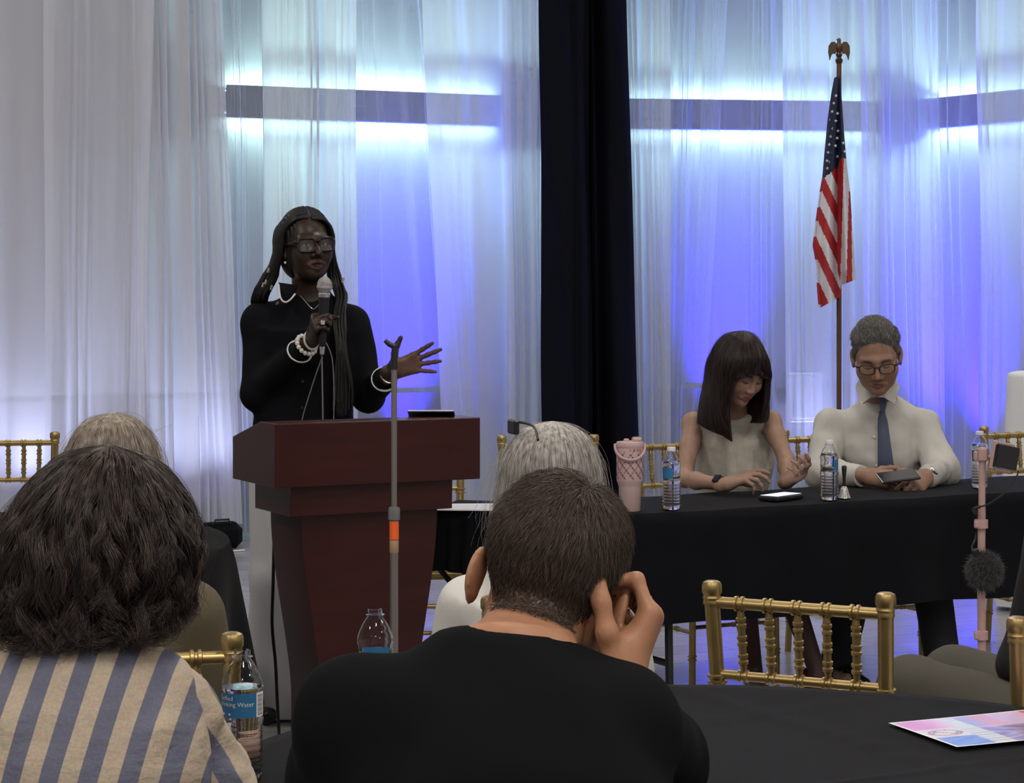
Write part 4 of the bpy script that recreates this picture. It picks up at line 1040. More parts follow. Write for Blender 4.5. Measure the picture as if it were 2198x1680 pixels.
def strand_object(name, pts, rad, m, parent, taper=0.35):
    """pts: (N, K, 3) world; hair as real curves"""
    N, K = pts.shape[:2]; cv = bpy.data.hair_curves.new(name); cv.add_curves([K]*N)
    top = parent
    while top.parent is not None: top = top.parent
    p = (pts-np.array(top.location)).reshape(-1, 3).astype(np.float32)
    cv.attributes['position'].data.foreach_set('vector', p.ravel())
    a = cv.attributes.get('radius') or cv.attributes.new('radius', 'FLOAT', 'POINT')
    t = np.linspace(0, 1, K); r = (np.asarray(rad).reshape(-1, 1) if not np.isscalar(rad) else np.full((N, 1), rad))*(1-(1-taper)*t**2)[None, :]
    a.data.foreach_set('value', r.astype(np.float32).ravel()); cv.materials.append(m); cv.update_tag()
    o = bpy.data.objects.new(name, cv); C.objects.link(o); o.parent = parent; return o
def hair_material(name, cols, rough=0.38, scale=140.0, spec=0.35):
    """strand colour wanders between the given tones"""
    m = bpy.data.materials.new(name); m.use_nodes = True; nt = m.node_tree; b = nt.nodes['Principled BSDF']
    b.inputs['Roughness'].default_value = rough; b.inputs['Specular IOR Level'].default_value = spec
    h = nt.nodes.new('ShaderNodeTexCoord'); n = nt.nodes.new('ShaderNodeTexNoise'); n.inputs['Scale'].default_value = scale; n.inputs['Detail'].default_value = 2
    mp = nt.nodes.new('ShaderNodeMapping'); mp.inputs['Scale'].default_value = (1, 1, 0.15); nt.links.new(h.outputs['Object'], mp.inputs['Vector']); nt.links.new(mp.outputs['Vector'], n.inputs['Vector'])
    r = nt.nodes.new('ShaderNodeValToRGB'); e = r.color_ramp.elements; e[0].position = 0.3; e[1].position = 0.72
    e[0].color = (*cols[0], 1); e[1].color = (*cols[-1], 1)
    for i, c in enumerate(cols[1:-1]): x = e.new(0.3+0.42*(i+1)/(len(cols)-1)); x.color = (*c, 1)
    nt.links.new(n.outputs['Fac'], r.inputs['Fac']); nt.links.new(r.outputs['Color'], b.inputs['Base Color']); MATS[name] = m; return m
class Env:
    """hair volume spanned by guide lines at given azimuths (degrees, 0 = right of frame, 90 = frame +y)"""
    def __init__(self, guides, K=40):
        self.a = np.array(sorted(guides)); self.G = np.array([catmull(guides[a], K) for a in self.a]); self.K = K
    def at(self, th, v):
        th = np.asarray(th) % 360; v = np.clip(v, 0, 1); a = np.r_[self.a, self.a[0]+360]; G = np.concatenate((self.G, self.G[:1]))
        th = np.where(th < a[0], th+360, th); i = np.clip(np.searchsorted(a, th, side='right')-1, 0, len(a)-2); t = (th-a[i])/(a[i+1]-a[i]); t = ease(t)*0.5+t*0.5
        x = v*(self.K-1); j = np.minimum(x.astype(int), self.K-2); u = (x-j)[..., None]; t = t[..., None]
        p0 = G[i, j]*(1-u)+G[i, j+1]*u; p1 = G[i+1, j]*(1-u)+G[i+1, j+1]*u
        # blend in polar form so the volume stays round between guides
        q = p0*(1-t)+p1*t; r0 = np.linalg.norm(p0[..., :2], axis=-1); r1 = np.linalg.norm(p1[..., :2], axis=-1); rq = np.linalg.norm(q[..., :2], axis=-1)+1e-9
        sc = (r0*(1-t[..., 0])+r1*t[..., 0])/rq; sc = 1+(np.clip(sc, 0.8, 1.5)-1)*np.clip(v*4, 0, 1); q[..., 0] *= sc; q[..., 1] *= sc; return q
    def core(self, T, m, parent, shrink=0.92, name='hair_core', n=72):
        th = np.linspace(0, 360, n+1); G = np.stack([self.at(np.full(30, t), np.linspace(0, 1, 30)) for t in th], 0)
        ctr = np.array((0, 0, 0.0)); G = ctr+(G-ctr)*np.array((shrink, shrink, 1))-np.array((0, 0, 0.006))
        G2 = np.concatenate((G, np.repeat(G[:, -1:].mean(0, keepdims=True)+np.array((0, 0, 0.03)), n+1, 0)), 1)
        v, f = grid_mesh(G2); return mk(name, T.out(v), f[:, ::-1], m, parent, world=True)
    def strands(self, T, N, K, seed, wave=0.006, wfreq=3.0, clump=60, clump_w=0.6, depth=0.10, vmin=0.0, vmax=0.6, stray=0.004, arc=None, tipvar=0.12, curl=0.0, startup=0.5):
        r = np.random.default_rng(seed)
        th = r.uniform(0, 360, N) if arc is None else r.uniform(arc[0], arc[1], N)
        v0 = vmin+(vmax-vmin)*r.random(N)**1.2; v0 = np.where(r.random(N) < startup, vmin+0.02*r.random(N), v0); v1 = 1-tipvar*r.random(N)**1.5
        cl = np.round(th/360*clump)*360/clump+4*np.sin(np.round(th/360*clump)*7.1); t = np.linspace(0, 1, K)[None, :]
        thp = th[:, None]+(cl-th)[:, None]*clump_w*t**0.7; v = v0[:, None]+(v1-v0)[:, None]*t
        p = self.at(thp, v)
        d = (depth*r.random(N)**1.3)[:, None]*np.clip(v*6, 0.2, 1); p[..., 0] *= 1-d; p[..., 1] *= 1-d
        cid = np.round(th/360*clump).astype(int) % clump; rc = np.random.default_rng(seed+1); ph = rc.uniform(0, 6.28, (clump+2, 3)); fr = rc.uniform(0.75, 1.3, (clump+2, 1))
        jit = r.normal(size=(N, 3))*0.35
        for k in range(3): p[..., k] += wave*v**0.8*np.sin(wfreq*2*PI*v*fr[cid]+ph[cid, k:k+1]+jit[:, k:k+1])*(1 if k < 2 else 0.6)
        if curl:
            rad = nrm(np.array((1, 0, 0))); an = np.arctan2(p[..., 1], p[..., 0]); tt = np.clip((v-0.72)/0.28, 0, 1)**1.5; sg = np.where(r.random(N) < 0.6, 1, -0.7)[:, None]
            p[..., 0] += np.cos(an)*curl*tt*sg; p[..., 1] += np.sin(an)*curl*tt*sg; p[..., 2] += curl*0.5*tt
        p += r.normal(size=(N, 1, 3))*stray*t[..., None]
        return T.out(p)
def short_strands(V, N, T, mask, count, length, direction, lift, K, seed, jitter=0.25):
    """V, N: skin points and normals; mask(local)->weight 0..1; direction(local pts)->local direction field"""
    r = np.random.default_rng(seed); L = T.inn(V); w_ = mask(L); idx = np.where(w_ > 0.02)[0]
    pr = w_[idx]/w_[idx].sum(); pick = r.choice(idx, count, p=pr); root_ = V[pick]+r.normal(size=(count, 3))*0.0022; nr = N[pick]
    loc = T.inn(root_); d = direction(loc) @ T.R.T; d = d+r.normal(size=d.shape)*jitter; d = d-nr*np.sum(d*nr, 1, keepdims=True); d /= np.linalg.norm(d, axis=1, keepdims=True)+1e-9
    ln = (length(loc)*r.uniform(0.7, 1.15, count))[:, None, None]; t = np.linspace(0, 1, K)[None, :, None]; lf = lift(loc) if callable(lift) else np.full(count, lift); lf = (lf*r.uniform(0.6, 1.3, count))[:, None, None]
    p = root_[:, None, :]-nr[:, None, :]*0.001+d[:, None, :]*ln*t+nr[:, None, :]*ln*lf*(t-0.55*t**2)*1.6
    # follow the skull: pull the tips round it
    ctr = T.out(np.array((0, -0.012, 0.035))); rr = np.linalg.norm(root_-ctr, axis=1)[:, None]; q = p-ctr; dist = np.linalg.norm(q, axis=2)
    want = rr+(ln[..., 0]*lf[..., 0])*(t[..., 0]-0.55*t[..., 0]**2)*1.6; return ctr+q*(want/dist)[..., None]
def wrinkle(V, Q, amp, freq, seed, ax=(1, 1, 1), mask=None):
    N = vnormals(V, Q); w_ = wav(V, seed, freq, 6, ax); w_ = np.sign(w_)*np.abs(w_)**0.8; a = amp*w_ if mask is None else amp*w_*mask; return V+N*a[:, None]
def cut_below(V, Q, keep):
    """keep only quads whose points all satisfy keep"""
    k = keep[Q].all(1); Q = Q[k]; u, inv = np.unique(Q, return_inverse=True); return V[u], inv.reshape(-1, 4)
def bead_ring(m, c, d, R, n, r, up=(0, 0, 1), squash=1.0):
    B = frame_from(d, up)
    for i in range(n):
        a = i*2*PI/n; q = np.asarray(c)+B @ np.array((R*math.cos(a), R*squash*math.sin(a), 0)); m.lathe([(0, -r), (r*0.7, -r*0.7), (r, 0), (r*0.7, r*0.7), (0, r)], q, 8)
def glasses(T, parent, name, m_f, m_l, w_=0.062, hh=0.021, thick=0.0032, y=0.106, z0=-0.001, temple=0.09, gap=0.008, wid=0.072, square=3.5):
    g = root(name, (0, 0, 0)); g.parent = parent
    def sup(a, s):
        c, s_ = math.cos(a), math.sin(a); return np.array((s*(gap+w_/2)+(w_/2)*np.sign(c)*abs(c)**(2/square), y-0.35*(s*(gap+w_/2)+(w_/2)*np.sign(c)*abs(c)**(2/square))**2*10*0.8, z0+hh*np.sign(s_)*abs(s_)**(2/square)))
    fr = MB()
    for s in (-1, 1):
        ring = np.array([sup(a, s) for a in np.linspace(0, 2*PI, 41)]); fr.tube(ring, thick, 8, cap=False)
    fr.tube(np.array([(-gap-0.002, y, z0+hh*0.45), (0, y+0.003, z0+hh*0.62), (gap+0.002, y, z0+hh*0.45)]), thick*1.1, 8)
    V = np.concatenate(fr.v); mk('rim', T.out(V), fr.f, m_f, g, world=True)
    for s in (-1, 1):
        xo = s*(gap+w_+0.001); yo = sup(0 if s > 0 else PI, s)[1]
        t = MB(); t.tube(catmull([(xo, yo, z0+hh*0.5), (s*wid, yo-0.012, z0+hh*0.5), (s*(wid+0.006), 0.03, z0+hh*0.45), (s*(wid+0.008), 0.0, z0+0.008), (s*(wid+0.006), -0.016, z0-0.006)], 16), thick*1.15, 8, squash=1.5); V = np.concatenate(t.v); mk('temple', T.out(V), t.f, m_f, g, world=True)
        ln = np.array([sup(a, s) for a in np.linspace(0, 2*PI, 33)[:-1]]); cc = ln.mean(0); V = np.r_[ln, [cc]]; mk('lens', T.out(V), [(32, i, (i+1) % 32) for i in range(32)], m_l, g, world=True)
    return g
def facing_part(name, T, pts, rad, m, parent, n=8, squash=None):
    q = MB(); q.tube(T.out(np.asarray(pts, float)), rad, n, squash=squash); return q.build(name, m, parent, world=True)
def eyes(T, parent, down=0.0, side=0.0, iris=(0.02, 0.012, 0.008)):
    for s in (-1, 1):
        c = np.array((s*0.031, 0.0780, 0.0)); m = MB(); n = 16
        prof = [(0.0118*math.sin(a), 0.0118*math.cos(a)) for a in np.linspace(0, PI, 14)]
        d = nrm((math.sin(side), math.cos(side)*math.cos(down), -math.sin(down))); B = frame_from(d)
        m.lathe(prof[::-1], c, n, R=B, cap=False)
        V = np.concatenate(m.v); o = mk('eyeball', T.out(V), m.f, MATS['eye_white'], parent, world=True)
        cosd = (V-c) @ d/0.0118; setcol(o, np.where((cosd > 0.86)[:, None], np.array(iris), np.array((0.50, 0.48, 0.46))))
mat('eye_white', (0.5, 0.5, 0.5), 0.45, attr='Col', spec=0.2)
def skin_material(name, col, rough=0.5, sss=0.06, spec=0.4):
    return mat(name, col, rough, attr='Col', var=0.06, vscale=60, bump=0.06, bscale=260, spec=spec, sss=sss)
def skin_colors(V, T, base, lip, hair=None, hmask=None, blush=None, mw=1.0):
    col = np.tile(np.array(base, float), (len(V), 1)); L = T.inn(V)
    ml = np.clip(1-np.maximum(np.abs(L[:, 0])/(0.021*mw), np.abs(L[:, 2]+0.0695)/0.0115)**4, 0, 1)*(L[:, 1] > 0.083)
    col = col*(1-ml[:, None])+np.array(lip)*ml[:, None]
    if blush is not None:
        mb_ = np.exp(-(((np.abs(L[:, 0])-0.042)/0.02)**2+((L[:, 2]+0.032)/0.02)**2+((L[:, 1]-0.07)/0.03)**2))+np.exp(-((L[:, 0]/0.012)**2+((L[:, 2]+0.03)/0.014)**2+((L[:, 1]-0.11)/0.015)**2)); mb_ = np.clip(mb_, 0, 1)[:, None]*0.6; col = col*(1-mb_)+np.array(blush)*mb_
    if hair is not None:
        w_ = hmask(L)[:, None]; col = col*(1-w_)+np.array(hair)*w_
    return col
# ================================================================== people
mat('lens_glass', (0.9, 0.9, 0.92), 0.05, alpha=0.05, spec=0.6)
mat('piping_white', (0.70, 0.70, 0.70), 0.6)
mat('pearl', (0.70, 0.68, 0.66), 0.35)
mat('silver', (0.7, 0.68, 0.64), 0.25, metal=0.9)
def base_point(x, y): return (float(x), float(y), 0.0)

# ------------------------------------------------------------------ the speaker
def build_speaker():
    skin = skin_material('skin_deep', (0.035, 0.02, 0.015), 0.42, 0.03, 0.45)
    me = root('person', base_point(-0.72, 7.62), 'standing speaker in black shirt and glasses holding a microphone at the lectern', 'person')
    HT = Fr(P(657, 529, 7.55), face_rot(26, -4, 3), 1.0)
    neck = P(662, 634, 7.60); pel = P(650, 965, 7.62); front = np.array((0.12, -1, 0))
    shR, elR, wrR = P(558, 692, 7.60), P(553, 842, 7.56), P(660, 757, 7.375)
    shL, elL, wrL = P(754, 694, 7.62), P(790, 848, 7.56), P(836, 803, 7.36)
    mic_t, mic_b = P(697, 600, 7.27), P(692, 742, 7.285); md = nrm(mic_b-mic_t)
    grip = mic_t+(mic_b-mic_t)*0.66
    fd = nrm((0.15, -0.80, 0.62)); dr = nrm((-0.93, -0.30, 0.10))
    T0 = hand_frame((0, 0, 0), fd, dr, 0.95, thumb=(0, 0.6, 0.8))
    HR = Fr(grip-T0.R @ (np.array((0.0, 0.082, -0.030))*0.95), T0.R, 0.95); wrR = HR.c-T0.R[:, 1]*0.01
    hR = hand_prims(HR, [(62, 78, 45)]*4, (2, 0, -2, -5), ((38, 30), (-5, 62), (-30, 60)))
    HL = hand_frame(P(842, 796, 7.35), (0.93, -0.15, 0.34), (0.1, 1, 0.12), 0.97, thumb=(-0.2, 0, 1))
    hL = hand_prims(HL, [(4, 10, 8), (0, 8, 6), (6, 10, 8), (4, 8, 8)], (12, 3, -9, -22), ((62, 10), (52, 4), (42, 0)))
    Ts, L = spine(pel, neck, front)
    P_ = head_prims(HT, 1.02, 1.08, 1.15, False, 1.15, lips=1.25, mw=1.3)
    P_ += [cone(HT.out((0, -0.016, -0.05)), neck+np.array((0, 0.005, -0.02)), 0.050, 0.056, 0.03)]
    P_ += [loft(torso_levels(L, 0.98, 1.0), 0.03, T=Ts)]
    for s_, sh, el, wr in ((1, shR, elR, wrR), (-1, shL, elL, wrL)): P_ += [cone(neck+np.array((0, 0.01, -0.05)), sh, 0.05, 0.05, 0.04)]+arm_prims(sh, el, wr, 0.95)
    hipR, hipL = pel+np.array((-0.085, 0, -0.02)), pel+np.array((0.085, 0, -0.02))
    knR, knL = Pz(588, 7.60, 0.50), Pz(690, 7.62, 0.50); anR, anL = Pz(586, 7.66, 0.09), Pz(690, 7.68, 0.09)
    P_ += leg_prims(hipR, knR, anR, 0.95, (-0.1, -1, 0))+leg_prims(hipL, knL, anL, 0.95, (0.1, -1, 0))
    P_ += hR+hL
    V, Q = sdf_mesh(P_, 0.011, [(HT.c, 0.14, 0.0038), (HR.out((0, 0.06, -0.02)), 0.085, 0.0036), (HL.out((0, 0.085, 0)), 0.115, 0.0036)])
    body = mk('body', V, Q, skin, me, world=True)
    col = skin_colors(V, HT, (0.032, 0.0175, 0.0125), (0.055, 0.022, 0.020), mw=1.3)
    # paler palm of the open hand
    Lp = HL.inn(V); pm = np.clip((-0.001-Lp[:, 2])/0.006, 0, 1)*np.clip((Lp[:, 1]-0.0)/0.03, 0, 1)*((np.abs(Lp[:, 0]) < 0.08) & (Lp[:, 1] < 0.2) & (np.abs(Lp[:, 2]) < 0.05)); col = col*(1-pm[:, None])+np.array((0.105, 0.055, 0.040))*pm[:, None]
    setcol(body, col)
    eyes(HT, me, -0.05, 0.15, (0.012, 0.008, 0.006))
    mat('teeth', (0.55, 0.52, 0.48), 0.4); q = MB(); q.tube(HT.out(np.array([(-0.014, 0.080, -0.0675), (0, 0.0865, -0.067), (0.014, 0.080, -0.0675)])), 0.0035, 8); q.build('teeth', MATS['teeth'], me, world=True)
    # shirt
    shirt = mat('black_shirt', (0.0060, 0.0062, 0.0085), 0.85, bump=0.1, bscale=400, spec=0.10)
    lv = [(-0.04, 0, -0.01, 0.175, 0.135), (0.05, 0, -0.005, 0.180, 0.140), (0.16, 0, 0.0, 0.168, 0.130), (0.30, 0, 0.008, 0.160, 0.125), (0.40*L/0.5, 0, 0.012, 0.170, 0.128), (0.80*L, 0, 0.0, 0.158, 0.110), (0.93*L, 0, -0.012, 0.100, 0.085), (1.0*L, 0, -0.012, 0.074, 0.070), (1.05*L, 0, -0.010, 0.064, 0.062)]
    S_ = [loft(lv, 0.03, T=Ts)]
    for sh, el, wr in ((shR, elR, wrR), (shL, elL, wrL)):
        S_ += [cone(neck+np.array((0, 0.015, -0.055)), sh, 0.054, 0.058, 0.05), cone(sh, el, 0.064, 0.056, 0.03), cone(el, wr+(el-wr)*0.24, 0.054, 0.040, 0.03)]
    S_ += [cone(neck+np.array((0.012, -0.115, -0.05)), neck+np.array((0.012, -0.05, 0.04)), 0.008, 0.044, 0.02, 's')]
    V, Q = sdf_mesh(S_, 0.0075); V = relax(V, Q, 6); V = wrinkle(V, Q, 0.0045, 24, 5, (1, 1, 1.6)); sh_o = mk('shirt', V, Q, shirt, me, world=True)
    # collar, cuffs with white edging
    col_pts = [P(598, 610, 7.47), P(602, 638, 7.455), P(611, 648, 7.45), P(622, 644, 7.445), P(634, 630, 7.45)]
    q = MB(); q.tube(catmull(col_pts, 20), 0.0032, 8); q.build('collar_piping', MATS['piping_white'], sh_o, world=True)
    V = np.array([P(598, 606, 7.50), P(602, 638, 7.462), P(611, 648, 7.457), P(622, 644, 7.452), P(634, 630, 7.455), P(640, 612, 7.48)]); V = np.r_[V, V+np.array((0, 0.006, 0))]
    mk('collar', V, [(0, 1, 2, 3, 4, 5), (11, 10, 9, 8, 7, 6)]+[(i, i+6, (i+1) % 6+6, (i+1) % 6) for i in range(6)], shirt, sh_o, world=True)
    for el, wr, hh in ((elR, wrR, HR), (elL, wrL, HL)):
        d = nrm(wr-el); c = wr+(el-wr)*0.23; B = frame_from(d); ring = [c+B @ np.array((0.0415*math.cos(a), 0.0415*math.sin(a), 0.010*math.cos(a))) for a in np.linspace(0, 2*PI, 25)]
        q = MB(); q.tube(ring, 0.0036, 6, cap=False); q.build('cuff_piping', MATS['piping_white'], sh_o, world=True)
        q = MB(); q.tube([c-d*0.05, c-d*0.002], [0.0435, 0.0415], 20); q.build('cuff', shirt, sh_o, world=True)
    for i in range(4):
        pt = Ts.out(np.array((0.012, 0.132, (0.34-0.09*i)))); q = MB(); q.lathe([(0, -0.002), (0.005, -0.002), (0.005, 0.002), (0, 0.002)], pt, 10, R=frame_from(front)); q.build('button', MATS['black_plastic'], sh_o, world=True)
    # trousers
    pants = mat('white_trousers', (0.50, 0.51, 0.53), 0.8, bump=0.12, bscale=90)
    S_ = [loft([(-0.10, 0, -0.01, 0.15, 0.115), (0.0, 0, -0.012, 0.178, 0.130), (0.09, 0, -0.008, 0.165, 0.120), (0.13, 0, -0.006, 0.158, 0.116)], 0.03, T=Ts)]
    for hip, kn, an in ((hipR, knR, anR), (hipL, knL, anL)): S_ += [cone(hip, kn, 0.092, 0.088, 0.03), cone(kn, np.array((an[0], an[1]-0.02, 0.03)), 0.084, 0.108, 0.03)]
    V, Q = sdf_mesh(S_, 0.010); V[:, 2] = np.maximum(V[:, 2], 0.012); a = np.arctan2(V[:, 1]-7.62, V[:, 0]+0.75)
    V = wrinkle(V, Q, 0.007, 20, 8, (1.4, 1.4, 0.18)); mk('trousers', V, Q, pants, me, world=True)
    for an in (anR, anL):
        q = MB(); f_ = nrm((0.0, -1, 0)); q.tube([an+np.array((0, 0.05, -0.05)), an+np.array((0, -0.02, -0.045)), an+np.array((0, -0.10, -0.055)), an+np.array((0, -0.16, -0.065))], [0.034, 0.038, 0.034, 0.02], 12); q.build('shoe', MATS['black_plastic'], me, world=True)
    # hair: cap and long braids
    hair = hair_material('braid_black', [(0.004, 0.0035, 0.004), (0.010, 0.009, 0.010)], 0.5, 200)
    capP = [ell((0, -0.020, 0.040), (0.083, 0.098, 0.100), 0.01, T=HT), ell((0, -0.03, -0.03), (0.085, 0.08, 0.09), 0.03, T=HT), ell((0, 0.086, 0.003), (0.068, 0.070, 0.094), 0.012, 's', T=HT), ell((0, 0.07, -0.10), (0.07, 0.10, 0.09), 0.012, 's', T=HT)]
    V, Q = sdf_mesh(capP, 0.005); Lc = HT.inn(V); N = vnormals(V, Q); V = V+N*(0.0018*np.sin(Lc[:, 0]*700)*(Lc[:, 2] > 0.0))[:, None]
    hr = mk('hair', V, Q, hair, me, world=True)
    TH = Fr(HT.c, Rz(PI+math.radians(20)), 1.0); r = np.random.default_rng(11); q = MB()
    for s in (1, -1):                       # +1 = her right, left side of the photo
        for i in range(62):
            f = i/61; y0 = 0.060-0.150*f+r.normal()*0.004; ly = r.uniform(0, 1)
            sw = 0.006*r.normal(); ro = 0.084+0.010*ly
            a0 = [(s*(0.004+0.002*ly), y0*0.9, 0.136-6*(y0+0.02)**2), (s*0.050, y0*0.95-0.005, 0.118-4*(y0+0.02)**2), (s*(ro-0.004), y0*0.75-0.018, 0.050), (s*(ro+0.004), y0*0.62-0.022, -0.03)]
            if s > 0:                       # falls behind the shoulder, a few in front
                bx = 0.096+0.035*f+sw
                a0 += [(bx, -0.03-0.05*f, -0.105), (bx+0.018+0.02*ly, -0.055-0.045*f, -0.165-0.01*ly), (bx+0.015, -0.135-0.02*f, -0.23), (bx-0.0, -0.165, -0.36), (bx-0.01, -0.165, -0.50+0.05*r.random())]
            else:
                bx = -(0.086+0.020*ly)+sw
                a0 += [(bx-0.008, 0.00-0.05*f*0.8, -0.11), (bx-0.010-0.025*f, 0.03+0.015*ly-0.04*f, -0.17), (bx-0.005+0.03*ly-0.02*f, 0.100+0.015*ly-0.02*f, -0.25), (bx+0.02*ly, 0.135+0.018*ly, -0.36), (bx+0.01+sw, 0.150+0.015*ly, -0.52+0.06*r.random()), (bx+0.012+sw, 0.150+0.012*ly, -0.58+0.06*r.random())]
            pts = catmull(TH.out(np.array(a0)), 34); rad = 0.0052*(1+0.16*np.sin(np.arange(34)*2.2+i))*np.linspace(1, 0.7, 34); q.tube(pts, rad, 6)
    q.build('braids', hair, hr, world=True)
    for (px, py) in ((578, 575), (572, 600), (566, 606), (584, 612), (738, 596)):
        q = MB(); q.tube([P(px, py, 7.52), P(px-3, py+10, 7.52)], 0.0042, 8); q.build('braid_bead', MATS['silver'], hr, world=True)
    # glasses, earring, bracelets, ring, necklace
    tort = mat('tortoise_frame', (0.012, 0.004, 0.004), 0.3, var=0.6, vscale=60); glasses(HT, me, 'glasses', tort, MATS['lens_glass'], 0.056, 0.0225, 0.0042, 0.106, -0.002, square=4.5)
    q = MB(); q.lathe([(0, -0.005), (0.0036, -0.0036), (0.005, 0), (0.0036, 0.0036), (0, 0.005)], HT.out((0.082, 0.004, -0.052)), 12); q.build('earring', MATS['pearl'], me, world=True)
    d = nrm(wrR-elR); q = MB(); bead_ring(q, wrR-d*0.040, d, 0.036, 15, 0.0085); q.build('pearl_bracelet', MATS['pearl'], me, world=True)
    q = MB(); B = frame_from(d); q.tube([wrR-d*0.008+B @ np.array((0.029*math.cos(a), 0.029*math.sin(a), 0.012*math.sin(a))) for a in np.linspace(0, 2*PI, 28)], 0.0042, 8, cap=False); q.build('thin_bracelet', MATS['pearl'], me, world=True)
    d = nrm(wrL-elL); q = MB(); B = frame_from(d); q.tube([wrL-d*0.002+B @ np.array((0.030*math.cos(a), 0.030*math.sin(a), 0)) for a in np.linspace(0, 2*PI, 28)], 0.003, 8, cap=False); q.build('thin_bracelet', MATS['silver'], me, world=True)
    rp = HR.out((-0.009, 0.089+0.02, -0.018)); q = MB(); q.box(P(693, 692, 7.235), (0.014, 0.006, 0.015), bev=0.002); q.build('ring', MATS['silver'], me, world=True)
    q = MB(); q.tube(catmull([P(645, 634, 7.478), P(660, 652, 7.468), P(672, 663, 7.463), P(684, 654, 7.466)], 14), 0.0014, 5); q.build('necklace', MATS['silver'], me, world=True)
    # hand-held microphone and its cable
    mc = root('microphone', mic_b, 'silver-topped handheld microphone held by the speaker', 'microphone'); R = frame_from(-md)
    mat('mic_grille', (0.36, 0.36, 0.37), 0.45, metal=0.7, bump=0.6, bscale=900); mat('mic_band', (0.62, 0.62, 0.63), 0.3, metal=0.8)
    Lm = np.linalg.norm(mic_b-mic_t)
    q = MB(); q.lathe([(0.015, Lm-0.046), (0.0245, Lm-0.030), (0.0255, Lm-0.024), (0.0245, Lm-0.010), (0.018, Lm+0.002), (0.009, Lm+0.009), (0, Lm+0.011)], n=28, R=R); q.build('grille', MATS['mic_grille'], mc)
    q = MB(); q.lathe([(0.0262, Lm-0.027), (0.0268, Lm-0.024), (0.0262, Lm-0.020)], n=28, R=R, cap=False); q.lathe([(0.0, Lm-0.060), (0.018, Lm-0.060), (0.0205, Lm-0.047), (0.016, Lm-0.043), (0, Lm-0.043)], n=28, R=R); q.build('band', MATS['mic_band'], mc)
    q = MB(); q.lathe([(0, 0), (0.0105, 0), (0.012, 0.01), (0.0145, 0.09), (0.0185, Lm-0.058), (0, Lm-0.058)], n=24, R=R); q.build('handle', MATS['black_plastic'], mc)
    q = MB(); q.lathe([(0, -0.028), (0.0075, -0.028), (0.0095, -0.002), (0, -0.002)], n=16, R=R); q.build('plug', MATS['silver'], mc)
    cb = root('microphone_cable', mic_b-np.array((0, 0, 0.03)), 'thin dark cable hanging from the handheld microphone down behind the lectern', 'cable'); q = MB()
    q.tube(catmull([mic_b-np.array((0, 0, 0.02)), P(691, 770, 7.29), P(692, 830, 7.28), P(693, 905, 7.27), P(693, 1000, 7.27)], 24)-np.array(cb.location), 0.0030, 6); q.build('straight_run', MATS['grey_clutch'], cb)
    q = MB(); q.tube(catmull([P(700, 735, 7.28), P(712, 765, 7.28), P(716, 810, 7.28), P(717, 862, 7.28), P(714, 930, 7.28), P(700, 1000, 7.28)], 24)-np.array(cb.location), 0.0022, 6); q.tube(catmull([P(690, 770, 7.3), P(676, 810, 7.3), P(660, 860, 7.3), P(648, 905, 7.3), P(640, 990, 7.3)], 24)-np.array(cb.location), 0.0022, 6); q.build('slack_loop', MATS['grey_clutch'], cb)
build_speaker()
cb = root('power_cable', P(589, 1130, 7.10), 'black cable hanging beside the white trousers at the back of the lectern', 'cable'); q = MB()
q.tube(catmull([P(589, 1110, 7.16), P(588, 1170, 7.18), P(586, 1260, 7.18), P(584, 1340, 7.18), P(591, 1420, 7.18), P(594, 1480, 7.18), P(598, 1560, 7.2), Pz(600, 7.25, 0.01)], 40)-np.array(cb.location), 0.0055, 8); q.build('wire', MATS['black_plastic'], cb)
